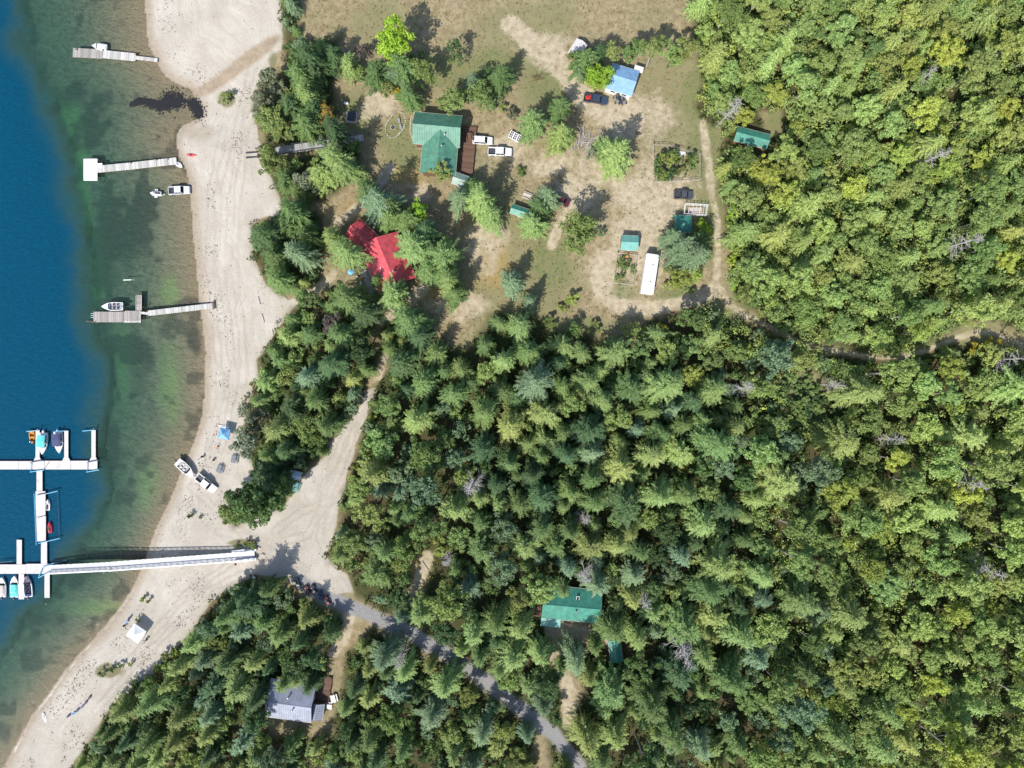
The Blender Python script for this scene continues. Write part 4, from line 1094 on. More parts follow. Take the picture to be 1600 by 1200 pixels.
def deck(parent, x0, x1, y0, y1, z, mat, rail=True, along='x'):
    d = MB().box(((x0 + x1) / 2, (y0 + y1) / 2, z - 0.2), (x1 - x0, y1 - y0, 0.12)).build('deck_frame', LOG, parent)
    m = MB(); n = int((y1 - y0) / 0.16) if along == 'x' else int((x1 - x0) / 0.16)
    for i in range(n):
        if along == 'x': m.box(((x0 + x1) / 2, y0 + (i + 0.5) * (y1 - y0) / n, z - 0.11), (x1 - x0, (y1 - y0) / n - 0.02, 0.05))
        else: m.box((x0 + (i + 0.5) * (x1 - x0) / n, (y0 + y1) / 2, z - 0.11), ((x1 - x0) / n - 0.02, y1 - y0, 0.05))
    m.build('deck_board', mat, d, kind='stuff')
    for x in (x0 + 0.1, x1 - 0.1):
        for y in np.linspace(y0 + 0.1, y1 - 0.1, max(2, int((y1 - y0) / 2.2) + 1)):
            MB().box((x, float(y), (z - 1.0) / 2 + (0.5 if rail else -0.1)), (0.1, 0.1, z + 1.0 + (0.95 if rail else -0.3))).build('deck_post', LOG, d)

# green-roofed house with L-shaped roof and deck
p = place(683, 200, 5.0)
rzH = ang(69, 6)
h1 = thing('green_roof_house', 'large house with green metal roof in two wings and brown deck', 'house', p, rzH)
gable(h1, 10.4, 6.6, 4.2, 2.2, GREEN_ROOF, LOG, 0, 0.0, 0, 0.5)
gable(h1, 10.2, 7.6, 3.9, 2.1, GREEN_ROOF, LOG, 0.9, -5.0, math.pi / 2, 0.45)
chimney(h1, 1.6, -4.4, 5.6, 0.6); chimney(h1, 2.0, -1.6, 5.7, 0.5, WHITE)
deck(h1, 5.8, 9.0, -9.0, 2.6, 1.0, CEDAR)
for xx in (-3, 0, 3): window(h1, (xx, 3.3, 2.4), 1.2, 1.2, 'x', 1)
for yy in (-3, -7): window(h1, (4.7, yy, 2.0), 1.4, 1.2, 'y', 1)
for yy in (-1.2, 1.2): window(h1, (-5.2, yy, 2.2), 1.0, 1.2, 'y', -1)
MB().box((4.73, -5.0, 1.95), (0.06, 1.0, 2.1)).build('door', WHITE, h1)

# blue-roofed house
p = place(973, 121, 4.0)
h2 = thing('blue_roof_house', 'small house with blue metal roof and white walls', 'house', p, ang(40, 12.5))
gable(h2, 6.2, 5.6, 2.9, 1.0, BLUE_ROOF, WHITE, 0, 0, 0, 0.35)
po = MB(); po.slab([(2.0, 3.1, 2.55), (4.2, 3.1, 2.55), (4.2, 4.6, 2.35), (2.0, 4.6, 2.35)], 0.1); po.box((2.2, 4.4, 1.0), (0.1, 0.1, 2.6)); po.box((4.1, 4.4, 1.0), (0.1, 0.1, 2.6))
po.build('porch_roof', WHITE, h2)
window(h2, (-1.2, -2.8, 1.6), 1.2, 1.0, 'x', -1); window(h2, (1.6, -2.8, 1.6), 1.2, 1.0, 'x', -1); window(h2, (3.1, 0.4, 1.6), 1.1, 1.0, 'y', 1)
MB().box((0.2, -2.83, 1.0), (0.9, 0.06, 2.0)).build('door', LOG, h2)

# red-roofed cabin
p = place(604, 408, 4.6)
h3 = thing('red_roof_cabin', 'cabin with bright red metal roof half hidden by firs', 'cabin', p, ang(24, 58))
gable(h3, 11.0, 8.8, 3.2, 2.3, RED_ROOF, LOG, 0, 0, 0, 0.5)
gable(h3, 8.0, 4.8, 2.9, 1.5, RED_ROOF, LOG, -7.2, -2.9, 0.42, 0.4)
for i, (xx, yy) in enumerate(((1.2, -1.7), (3.0, -2.2))):
    sk = MB().box((xx, yy, 4.95 - abs(yy) * 0.0 + (-abs(yy) * 0.55 + 0.55)), (0.9, 0.6, 0.14)).build('skylight', WHITE, h3)
    MB().box((xx, yy, 5.03 + (-abs(yy) * 0.55 + 0.55)), (0.66, 0.4, 0.04)).build('pane', GLASS, sk)
chimney(h3, 3.0, 0.7, 5.2, 0.8, WHITE)
deck(h3, -1.0, 5.0, -7.4, -4.6, 0.5, GREYWOOD, rail=False)
window(h3, (2.0, -4.0, 1.7), 1.4, 1.2, 'x', -1); window(h3, (-2.0, -4.0, 1.7), 1.2, 1.2, 'x', -1); window(h3, (5.5, 0.0, 1.8), 1.4, 1.2, 'y', 1)
MB().box((0.4, -4.03, 1.3), (0.9, 0.06, 2.0)).build('door', LOG, h3)

# forest cabin
p = place(894, 947, 4.2)
h4 = thing('teal_roof_cabin', 'cabin with teal green metal roof deep in the forest', 'cabin', p, ang(88, 8))
gable(h4, 13.0, 7.0, 3.0, 1.9, TEAL_ROOF, LOG, 0, 0, 0, 0.5)
po = MB().slab([(-6.9, -6.1, 2.15), (-2.2, -6.1, 2.15), (-2.2, -3.6, 2.55), (-6.9, -3.6, 2.55)], 0.1)
for xx in (-6.7, -2.4): po.box((xx, -5.9, 0.6), (0.12, 0.12, 3.0))
po.build('porch_roof', PALE_TEAL, h4)
chimney(h4, 1.0, -1.0, 4.3, 0.9)
sk = MB().box((1.2, 1.9, 4.0), (0.7, 1.0, 0.2)).build('skylight', WHITE, h4); MB().box((1.2, 1.9, 4.11), (0.5, 0.8, 0.04)).build('pane', GLASS, sk)
deck(h4, -10.0, -6.9, -4.6, 3.6, 0.5, CEDAR)
window(h4, (2.0, -3.5, 1.6), 1.3, 1.1, 'x', -1); window(h4, (4.6, -3.5, 1.6), 1.3, 1.1, 'x', -1); window(h4, (0, 3.5, 1.6), 1.3, 1.1, 'x', 1)
MB().box((-0.5, -3.53, 1.0), (0.9, 0.06, 2.0)).build('door', WHITE, h4)

# grey house at the bottom
p = place(452, 1099, 4.4)
h5 = thing('grey_roof_house', 'house with grey metal roof and brown deck at bottom edge', 'house', p, ang(67, 9))
gable(h5, 10.2, 8.4, 3.2, 2.0, GREY_ROOF, LOG, 0, 0, 0, 0.45)
gable(h5, 3.4, 2.8, 2.2, 0.7, GREY_ROOF, LOG, 6.2, -2.2, math.pi / 2, 0.3)
chimney(h5, 1.2, -1.0, 4.8, 0.9); chimney(h5, -0.3, 1.5, 4.6, 0.5)
deck(h5, 5.6, 8.6, -0.4, 5.8, 0.8, CEDAR)
window(h5, (5.1, 2.4, 1.8), 1.3, 1.1, 'y', 1); window(h5, (-2, 4.2, 1.8), 1.3, 1.1, 'x', 1); window(h5, (2, 4.2, 1.8), 1.3, 1.1, 'x', 1); window(h5, (0, -4.2, 1.8), 1.3, 1.1, 'x', -1)
MB().box((5.13, 0.6, 1.8), (0.06, 0.9, 2.0)).build('door', WHITE, h5)

def shed(px, py, dx, dy, L, W, hw, hr, roof, label, name='shed', wall=None):
    p = place(px, py, hw + hr * 0.5)
    o = thing(name, label, 'shed', p, ang(dx, dy), 'small outbuildings')
    gable(o, L - 0.5, W - 0.5, hw, hr, roof, wall or LOG, over=0.25, rib=0.4)
    MB().box((0, -W / 2 + 0.22, 0.95), (0.8, 0.06, 1.9)).build('door', WHITE if wall is None else LOG, o)
    window(o, (L / 2 - 0.25, 0, hw * 0.65), 0.6, 0.5, 'y', 1)
    return o
shed(984, 379, 26, 1.2, 4.2, 3.6, 2.2, 0.7, PALE_TEAL, 'square shed with faded teal gable roof above narrow garden bed')
shed(1067, 349, 24, 1, 4.2, 4.0, 2.2, 0.7, TEAL_ROOF, 'dark teal-roofed shed among bushes below the white frame')
shed(813, 330, 28, 9, 4.8, 2.3, 2.1, 0.5, TEAL_ROOF, 'narrow tilted teal-roofed shed beside the pale picnic table')
shed(1176, 214, 50, 13, 8.2, 3.6, 2.4, 0.7, TEAL_ROOF, 'long teal-roofed shed half hidden by hillside trees')
shed(962, 1018, 4, 30, 5.4, 3.0, 2.2, 0.6, TEAL_ROOF, 'teal shed roof peeking out right of the forest cabin')
shed(720, 281, 22, 8, 4.0, 3.0, 2.1, 0.6, SAGE_ROOF, 'small sage-grey roofed shed under trees below the green house')
shed(903, 75, -14, 22, 4.0, 3.0, 2.1, 0.5, paint('pale_roof_sheet', (0.55, 0.52, 0.52), 0.5), 'pale-roofed shed cut by the top edge near blue house')
shed(461, 743, 16, 4, 2.7, 2.0, 2.1, 0.35, paint('pale_blue_roof', (0.50, 0.60, 0.68), 0.45), 'little pale blue roofed hut beside the sandy driveway', wall=WHITE)

# long white box trailer
p = place(1015.5, 428, 2.8)
tr = thing('box_trailer', 'long plain white roofed box trailer beside the garden bed', 'trailer', p, ang(-9, 60))
MB().box((0, 0, 1.75), (9.4, 2.9, 2.2)).build('body', WHITE, tr)
MB().slab([(-4.75, -1.52, 2.9), (4.75, -1.52, 2.9), (4.75, 0, 3.02), (-4.75, 0, 3.02)], 0.05).build('roof_panel', BRIGHT, tr)
MB().slab([(4.75, 1.52, 2.9), (-4.75, 1.52, 2.9), (-4.75, 0, 3.02), (4.75, 0, 3.02)], 0.05).build('roof_panel', BRIGHT, tr)
rv = MB()
for i in range(15): rv.box((-4.5 + i * 0.643, -0.76, 2.985), (0.04, 1.48, 0.02)); rv.box((-4.5 + i * 0.643, 0.76, 2.985), (0.04, 1.48, 0.02))
rv.build('roof_seam', STEEL, tr, kind='stuff')
for vx in (-2.2, 1.9): MB().box((vx, 0.35, 3.06), (0.45, 0.45, 0.16), taper=0.8).build('roof_vent', STEEL, tr)
for sx in (-0.6, 0.6):
    for sy in (-1.25, 1.25): MB().tube((sx, sy - 0.12, 0.36), (sx, sy + 0.12, 0.36), 0.36, n=14).build('wheel', BLACK, tr)
MB().box((0, 0, 0.58), (9.0, 1.6, 0.14)).build('chassis', DARK, tr)
hm = MB(); hm.tube((4.6, -0.5, 0.55), (5.9, 0, 0.55), 0.05); hm.tube((4.6, 0.5, 0.55), (5.9, 0, 0.55), 0.05); hm.tube((5.7, 0, 0.0), (5.7, 0, 0.7), 0.05)
hm.build('tow_bar', STEEL, tr)
MB().box((-4.73, 0, 1.7), (0.05, 2.2, 1.8)).build('rear_door', STEEL, tr)

# ------------------------------------------------------------------ vehicles (local +x is forward)
def rings_body(stations):
    """stations: (x, half width, z bottom, z top, crown) -> rounded cross sections"""
    out = []
    for x, w, zb, zt, tuck in stations:
        out.append([(x, -w * 0.92, zb), (x, -w, zb + 0.18), (x, -w, zt - 0.16), (x, -w * (1 - tuck), zt), (x, w * (1 - tuck), zt), (x, w, zt - 0.16), (x, w, zb + 0.18), (x, w * 0.92, zb)])
    return out
def wheels(o, xs, w, r=0.38):
    for x in xs:
        for s in (-1, 1):
            wh = MB().tube((x, s * (w - 0.24), r), (x, s * w, r), r, n=16).build('wheel', BLACK, o)
            MB().tube((x, s * w, r), (x, s * (w + 0.015), r), r * 0.55, n=12).build('rim', STEEL, wh)
def cab(o, x0, x1, w, zb, zt, body, rake=0.55, back=0.15):
    """greenhouse: painted roof and pillars with dark glass all round"""
    lo = [(x0, -w, zb), (x1, -w, zb), (x1, w, zb), (x0, w, zb)]
    u = w * 0.84
    hi = [(x0 + back, -u, zt), (x1 - rake, -u, zt), (x1 - rake, u, zt), (x0 + back, u, zt)]
    MB().add(lo + hi, [(0, 1, 5, 4), (1, 2, 6, 5), (2, 3, 7, 6), (3, 0, 4, 7), (4, 5, 6, 7), (3, 2, 1, 0)]).build('cab_glass', GLASS, o)
    rf = MB(); rf.slab([(x0 + back - 0.04, -u - 0.02, zt + 0.03), (x1 - rake + 0.05, -u - 0.02, zt + 0.03), (x1 - rake + 0.05, u + 0.02, zt + 0.03), (x0 + back - 0.04, u + 0.02, zt + 0.03)], 0.06)
    rf.build('roof', body, o)
    pl = MB()
    for a, b in ((0, 4), (1, 5), (2, 6), (3, 7)):
        pl.tube(Vector(lo[a]) * 1.002, Vector(hi[b - 4]) * 1.002, 0.05, n=5)
    xm = (x0 + x1) / 2 - 0.1
    for s in (-1, 1): pl.tube((xm, s * w, zb), (xm + 0.02, s * u, zt), 0.05, n=5)
    pl.build('pillar', body, o)
def car_extras(o, xf, xr, w, z):
    for s in (-1, 1):
        MB().box((xf, s * (w - 0.28), z), (0.06, 0.36, 0.16)).build('headlight', WHITE, o)
        MB().box((xr, s * (w - 0.12), z + 0.08), (0.05, 0.16, 0.3)).build('tail_light', paint('red_lens', (0.35, 0.01, 0.01), 0.3), o)
        MB().box((xf - 1.75, s * (w + 0.12), 1.14), (0.14, 0.2, 0.14)).build('mirror', DARK, o)
    MB().box((xf + 0.06, 0, 0.48), (0.14, 2 * w - 0.1, 0.18)).build('bumper', STEEL, o)
    MB().box((xr - 0.06, 0, 0.5), (0.14, 2 * w - 0.1, 0.18)).build('bumper', STEEL, o)
def car_paint(name, rgb): return paint('car_paint_' + name, rgb, 0.25, 0.0, 0.02, 1.0, coat=0.6, dirt=0.05)
def pickup(px, py, dx, dy, col, label, L=5.6, cargo=None, dz=0.0, z=None):
    p = G(px, py, 0.8)
    o = thing('pickup_truck', label, 'pickup truck', p, ang(dx, dy), 'pickup trucks')
    k = L / 5.6; w = 0.98
    b = MB(); b.loft(rings_body([(2.80 * k, w * 0.86, 0.42, 0.86, 0.1), (2.62 * k, w * 0.97, 0.38, 1.0, 0.08), (1.25 * k, w, 0.36, 1.1, 0.05), (-0.95 * k, w, 0.36, 1.08, 0.03)]))
    b.build('body', col, o)
    bed = MB()
    for s in (-1, 1): bed.box((-1.85 * k, s * (w - 0.07), 0.74), (1.84 * k, 0.14, 0.70))
    bed.box((-2.74 * k, 0, 0.74), (0.1, 2 * w, 0.70)); bed.box((-0.98 * k, 0, 0.74), (0.1, 2 * w - 0.3, 0.70))
    bo = bed.build('truck_bed', col, o)
    MB().box((-1.85 * k, 0, 0.52), (1.7 * k, 2 * w - 0.3, 0.1)).build('bed_liner', DARK, bo)
    cab(o, -0.95 * k, 1.35 * k, w * 0.93, 1.06, 1.8, col)
    wheels(o, (1.75 * k, -1.75 * k), w + 0.01)
    car_extras(o, 2.8 * k, -2.8 * k, w, 0.72)
    if cargo: 
        m = MB()
        for i in range(5): m.box((-1.4 * k - 0.22 * i, random.uniform(-0.4, 0.4), 0.72 + 0.05 * (i % 2)), (0.3, random.uniform(0.4, 1.0), 0.3), random.uniform(-0.4, 0.4))
        m.build('load', cargo, bo)
    return o
def suv(px, py, dx, dy, col, label, L=4.7, cat='car', name='parked_car'):
    o = thing(name, label, cat, G(px, py, 0.8), ang(dx, dy), 'parked cars')
    k = L / 4.7; w = 0.93
    MB().loft(rings_body([(2.35 * k, w * 0.85, 0.42, 0.82, 0.1), (2.2 * k, w * 0.96, 0.38, 0.96, 0.08), (1.1 * k, w, 0.36, 1.06, 0.05), (-2.1 * k, w, 0.36, 1.06, 0.03), (-2.35 * k, w * 0.9, 0.42, 0.98, 0.05)])).build('body', col, o)
    cab(o, -2.15 * k, 1.2 * k, w * 0.93, 1.03, 1.68, col, 0.7, 0.3)
    wheels(o, (1.45 * k, -1.4 * k), w + 0.01, 0.36)
    car_extras(o, 2.35 * k, -2.35 * k, w, 0.7)
    rk = MB()
    for s in (-1, 1): rk.tube((-1.5, s * 0.62, 1.76), (0.3, s * 0.62, 1.76), 0.025)
    rk.build('roof_rail', DARK, o)
    return o
SILVER = car_paint('silver', (0.62, 0.64, 0.67)); CWHITE = car_paint('white', (0.78, 0.78, 0.78)); NAVY = car_paint('navy', (0.035, 0.05, 0.09)); CHAR = car_paint('charcoal', (0.06, 0.065, 0.075)); MAROON = car_paint('maroon', (0.10, 0.015, 0.02))
pickup(280, 297.5, 33, -1.5, SILVER, 'silver pickup standing in shallow water towing a small watercraft', 5.3)
pickup(322, 755, 29, 23, CWHITE, 'white pickup on the beach hitched to a white boat', 5.7)
pickup(781, 237, 37, 1.5, CWHITE, 'white pickup with black empty bed in front of green house', 5.8)
suv(754, 219.5, 30, 1.5, CWHITE, 'white car parked against the green house deck', 4.8)
pickup(931, 155, 37, 6, NAVY, 'dark navy pickup with red load under the lime tree', 5.9, paint('red_cargo', (0.5, 0.03, 0.02), 0.5))
pickup(1068, 304.5, 27, 0.5, CHAR, 'charcoal pickup parked alone below the large garden plot', 4.6)
suv(879, 314, 20, 10, MAROON, 'dark maroon car tucked beside a blue-green fir', 3.6)

def atv(px, py, dx, dy, col, label, s=1.0):
    o = thing('quad_bike', label, 'quad bike', G(px, py, 0.5), ang(dx, dy), 'parked quad bikes')
    b = MB(); b.loft([[(x, -w, zb), (x, -w * 0.8, zt), (x, w * 0.8, zt), (x, w, zb)] for x, w, zb, zt in ((0.95 * s, 0.25, 0.5, 0.72), (0.7 * s, 0.5, 0.45, 0.86), (0.25 * s, 0.3, 0.4, 0.9), (-0.3 * s, 0.3, 0.4, 0.82), (-0.6 * s, 0.5, 0.45, 0.86), (-0.95 * s, 0.4, 0.5, 0.78))])
    b.build('body', col, o)
    MB().loft([[(x, -0.16, 0.8), (x, -0.12, z), (x, 0.12, z), (x, 0.16, 0.8)] for x, z in ((0.2 * s, 0.92), (-0.2 * s, 0.97), (-0.65 * s, 1.0))]).build('seat', BLACK, o)
    h = MB(); h.tube((0.35 * s, -0.42, 1.12), (0.35 * s, 0.42, 1.12), 0.025); h.tube((0.5 * s, 0, 0.8), (0.35 * s, 0, 1.12), 0.03); h.build('handlebar', DARK, o)
    for x in (0.8 * s, -0.82 * s):
        rk = MB()
        for y in (-0.3, 0, 0.3): rk.tube((x - 0.2, y, 0.93), (x + 0.2, y, 0.93), 0.015, n=5)
        for d in (-0.2, 0.2): rk.tube((x + d, -0.36, 0.93), (x + d, 0.36, 0.93), 0.015, n=5)
        rk.build('cargo_rack', DARK, o)
    for x in (0.65 * s, -0.65 * s):
        for sd in (-1, 1):
            wh = MB().tube((x, sd * 0.38, 0.3), (x, sd * 0.62, 0.3), 0.3, n=12).build('wheel', BLACK, o)
            MB().tube((x, sd * 0.62, 0.3), (x, sd * 0.63, 0.3), 0.14, n=10).build('rim', STEEL, wh)
AQ = {'black': paint('quad_black', (0.04, 0.045, 0.055), 0.35), 'grey': paint('quad_grey', (0.22, 0.23, 0.25), 0.35), 'red': paint('quad_red', (0.20, 0.03, 0.03), 0.35), 'blue': paint('quad_blue', (0.05, 0.09, 0.16), 0.35)}
for x, y, c, lb in [(963.5, 155, 'grey', 'grey quad bike nearest the navy pickup'), (969, 156, 'black', 'middle black quad bike in front of the blue house'), (974, 157, 'grey', 'grey quad bike farthest from the navy pickup')]:
    atv(x, y, 3, 10, AQ[c], lb, 1.05)
for x, y, c, lb, s in [(464.5, 911, 'grey', 'grey quad bike nearest the beach at the gravel roadside', 1.1), (480, 921.5, 'red', 'red quad bike second from the beach at the gravel roadside', 1.0), (490, 921, 'black', 'black quad bike in the middle of the roadside row', 1.1), (501, 930, 'blue', 'dark blue quad bike second from the forest end of the row', 1.1), (511, 938, 'red', 'red quad bike at the forest end of the roadside row', 1.2)]:
    atv(x, y, 4, 10, AQ[c], lb, s)

# ------------------------------------------------------------------ boats (local +x is the bow)
HULLW = paint('white_gelcoat', (0.76, 0.76, 0.75), 0.25, 0.0, 0.03, 1.0, coat=0.4)
def hull(o, L, B, col, z=0.0, free=0.55, deckcol=None, bow=0.42, floor=None):
    """open boat: outer hull, gunwale, closed fore-deck, sunken cockpit"""
    st = []
    n = 15
    for i in range(n):
        t = i / (n - 1)
        x = -L / 2 + L * t
        hb = B / 2 * (0.9 + 0.1 * min(1, t * 4)) * (1 - max(0, (t - 0.45) / 0.55) ** 2.1)
        hb = max(hb, 0.02)
        sheer = z + free + 0.16 * t * t
        st.append((x, hb, z - 0.35 + 0.42 * max(0, t - 0.6) ** 1.4 * 1.9, sheer))
    m = MB()
    m.loft([[(x, -hb, s), (x, -hb * 0.9, (k + s) * 0.5), (x, -hb * 0.35, k), (x, hb * 0.35, k), (x, hb * 0.9, (k + s) * 0.5), (x, hb, s)] for x, hb, k, s in st], cap=False, closed=False)
    x, hb, k, s = st[0]
    m.add([(x, -hb, s), (x, -hb * 0.9, (k + s) * 0.5), (x, -hb * 0.35, k), (x, hb * 0.35, k), (x, hb * 0.9, (k + s) * 0.5), (x, hb, s)], [(5, 4, 3, 2, 1, 0)])
    # gunwale strip and inner walls
    nb = int(n * (1 - bow))
    for s_ in (-1, 1):
        m.loft([[(x, s_ * hb, s), (x, s_ * max(hb - 0.16, 0.0), s + 0.02), (x, s_ * max(hb - 0.18, 0.0), z + 0.12)] for x, hb, k, s in st[:nb + 1]], cap=False, closed=False)
    m.add([(st[0][0], -st[0][1], st[0][3]), (st[0][0] + 0.18, -st[0][1], st[0][3] + 0.01), (st[0][0] + 0.18, st[0][1], st[0][3] + 0.01), (st[0][0], st[0][1], st[0][3])], [(0, 1, 2, 3)])
    h = m.build('hull', col, o, smooth=False)
    f = MB(); f.loft([[(x, -max(hb - 0.17, 0.01), z + 0.13), (x, max(hb - 0.17, 0.01), z + 0.13)] for x, hb, k, s in st[:nb + 1]], cap=False, closed=False)
    f.build('cockpit_floor', floor or paint('cockpit_floor', (0.30, 0.30, 0.32), 0.7), o)
    d = MB(); d.loft([[(x, -hb, s + 0.012), (x, 0, s + 0.06), (x, hb, s + 0.012)] for x, hb, k, s in st[nb:]], cap=False, closed=False)
    x, hb, k, s = st[nb]
    d.add([(x, -hb + 0.17, z + 0.12), (x, hb - 0.17, z + 0.12), (x, hb - 0.17, s + 0.012), (x, 0, s + 0.06), (x, -hb + 0.17, s + 0.012)], [(0, 1, 2, 3, 4)])
    d.build('fore_deck', deckcol or col, o)
    return st[nb][0], z + free
def outboard(o, x, z, col=None, n=1):
    m = MB(); m.loft([[(x - 0.1 + dx, -w, z + a), (x - 0.1 + dx, -w, z + b), (x - 0.1 + dx, w, z + b), (x - 0.1 + dx, w, z + a)] for dx, w, a, b in ((0.12, 0.16, 0.1, 0.42), (-0.2, 0.2, 0.06, 0.5), (-0.5, 0.12, 0.1, 0.4))])
    m.box((x - 0.2, 0, z - 0.35), (0.18, 0.1, 0.95))
    m.build('outboard_motor', col or DARK, o)
def seats(o, xs, z, col, w=0.5, y=0.42):
    for x in xs:
        for s in (-1, 1):
            m = MB(); m.box((x, s * y, z + 0.34), (0.46, w, 0.12)); m.box((x - 0.24, s * y, z + 0.58), (0.1, w, 0.46)); m.box((x, s * y, z + 0.2), (0.3, 0.3, 0.2))
            m.build('seat', col, o)
def windshield(o, x, w, z):
    m = MB(); m.add([(x, -w, z), (x + 0.35, -w * 0.6, z), (x + 0.35, w * 0.6, z), (x, w, z), (x - 0.25, -w * 0.95, z + 0.38), (x + 0.08, -w * 0.55, z + 0.42), (x + 0.08, w * 0.55, z + 0.42), (x - 0.25, w * 0.95, z + 0.38)], [(0, 1, 5, 4), (1, 2, 6, 5), (2, 3, 7, 6)])
    m.build('windshield', GLASS, o)
def boat(px, py, dx, dy, L, B, col, label, z=0.0, canopy=None, seatcol=None, motor=None, on_ground=False, bow=0.4, deckcol=None, cover=None, floor=None):
    p = G(px, py, 0.9) if on_ground else at(px, py, 0.3)
    if not on_ground: p.z = 0.0
    o = thing('motor_boat', label, 'boat', p, ang(dx, dy), 'motor boats')
    xd, zt = hull(o, L, B, col, z, deckcol=deckcol, bow=bow, floor=floor)
    seats(o, [xd - 0.9, xd - 1.9] if L > 4.5 else [xd - 0.8], z + 0.13, seatcol or paint('boat_seat_cream', (0.55, 0.52, 0.48), 0.6), 0.5, B * 0.2)
    windshield(o, xd - 0.05, B * 0.42, zt + 0.06)
    MB().box((-L / 2 + 0.45, 0, z + 0.36), (0.5, B - 0.6, 0.4)).build('rear_bench', seatcol or HULLW, o)
    rl = MB()
    for s in (-1, 1): rl.path([(xd + 0.3, s * B * 0.38, zt + 0.28), (L / 2 - 0.7, s * B * 0.2, zt + 0.36), (L / 2 - 0.15, 0, zt + 0.38)], 0.02, 5)
    rl.build('bow_rail', STEEL, o)
    if motor is not False: outboard(o, -L / 2, z + 0.35, motor)
    if canopy:
        m = MB(); a, b = -L / 2 + 0.6, xd + 0.05; w = B * 0.46
        m.loft([[(x, -w, zt + h), (x, -w * 0.5, zt + h + 0.16), (x, w * 0.5, zt + h + 0.16), (x, w, zt + h)] for x, h in ((a, 0.8), ((a + b) / 2, 0.98), (b, 0.85))], cap=False, closed=False)
        c = m.build('canopy', canopy, o)
        pm = MB()
        for x in (a, b):
            for s in (-1, 1): pm.tube((x, s * w, zt), (x, s * w, zt + 0.82), 0.02, n=5)
        pm.build('canopy_frame', STEEL, c)
    if cover:
        m = MB(); m.loft([[(x, -w, zt + 0.03), (x, -w * 0.5, zt + h), (x, w * 0.5, zt + h), (x, w, zt + 0.03)] for x, w, h in ((-L / 2 + 0.2, B * 0.44, 0.15), (-L * 0.2, B * 0.48, 0.36), (xd - 0.2, B * 0.45, 0.45))], cap=True)
        m.build('boat_cover', cover, o)
    return o
TEAL_CANVAS = paint('teal_canvas', (0.10, 0.52, 0.52), 0.8, bump=0.3); NAVY_CANVAS = paint('navy_canvas', (0.05, 0.06, 0.14), 0.8, bump=0.3)
WHITE_CANVAS = paint('white_canvas', (0.74, 0.75, 0.74), 0.75, bump=0.3); BLUE_CANVAS = paint('blue_canvas', (0.16, 0.36, 0.62), 0.75, bump=0.3)
boat(176, 479, -34, 0.5, 5.3, 2.1, HULLW, 'white runabout moored at the weathered T-shaped dock', seatcol=paint('boat_seat_grey', (0.3, 0.3, 0.34), 0.6))
boat(68, 693, -1.5, 34, 5.4, 2.2, HULLW, 'white boat with teal canopy at the upper marina dock', canopy=TEAL_CANVAS, motor=HULLW)
boat(92.5, 691, 3, 34, 5.5, 2.3, HULLW, 'white boat with navy cover at the middle marina finger', canopy=NAVY_CANVAS, motor=paint('motor_blue', (0.12, 0.3, 0.5), 0.4), bow=0.36)
boat(51, 683, 2, 20, 3.2, 1.35, paint('orange_hull', (0.70, 0.30, 0.05), 0.35), 'small orange boat at the leftmost upper marina finger', seatcol=paint('amber_seat', (0.5, 0.24, 0.04), 0.5), motor=False, bow=0.25, floor=paint('amber_floor', (0.45, 0.22, 0.05), 0.6))
boat(23.5, 916, 1, -34, 5.4, 2.2, HULLW, 'white boat with teal cover between lower marina fingers', cover=TEAL_CANVAS)
boat(44, 916, -3, -34, 5.3, 2.2, HULLW, 'dark interior white boat on right of the lower finger', floor=paint('dark_floor', (0.04, 0.03, 0.06), 0.6), deckcol=paint('dark_deck', (0.07, 0.05, 0.10), 0.4), seatcol=NAVY_CANVAS)
boat(4, 917, 0, -32, 5.0, 2.1, HULLW, 'pale boat cut off by the left picture edge', cover=paint('beige_canvas', (0.45, 0.40, 0.38), 0.8))
boat(156, 73.5, -21, -3, 3.6, 1.7, HULLW, 'small white boat behind the topmost dock', cover=WHITE_CANVAS, motor=False)
ob = boat(291, 732.5, 27, 24, 5.6, 2.3, HULLW, 'white boat on a trailer behind the white beach pickup', z=0.75, on_ground=True)
def trailer(px, py, dx, dy, L, label):
    o = thing('boat_trailer', label, 'trailer', G(px, py, 0.3), ang(dx, dy), 'boat trailers')
    m = MB()
    for s in (-1, 1): m.tube((-L / 2, s * 0.55, 0.42), (L * 0.2, s * 0.55, 0.42), 0.05); m.tube((L * 0.2, s * 0.55, 0.42), (L * 0.62, 0, 0.45), 0.05)
    for x in (-L * 0.4, -L * 0.1, L * 0.18): m.tube((x, -0.8, 0.40), (x, 0.8, 0.40), 0.045)
    m.build('frame', STEEL, o)
    for s in (-1, 1):
        w = MB().tube((-L * 0.1, s * 0.8, 0.3), (-L * 0.1, s * 1.0, 0.3), 0.3, n=12).build('wheel', BLACK, o)
        MB().box((-L * 0.1, s * 0.9, 0.64), (0.8, 0.26, 0.05)).build('mudguard', WHITE, o)
trailer(292, 733, 27, 24, 5.2, 'steel trailer under the white boat on the beach')
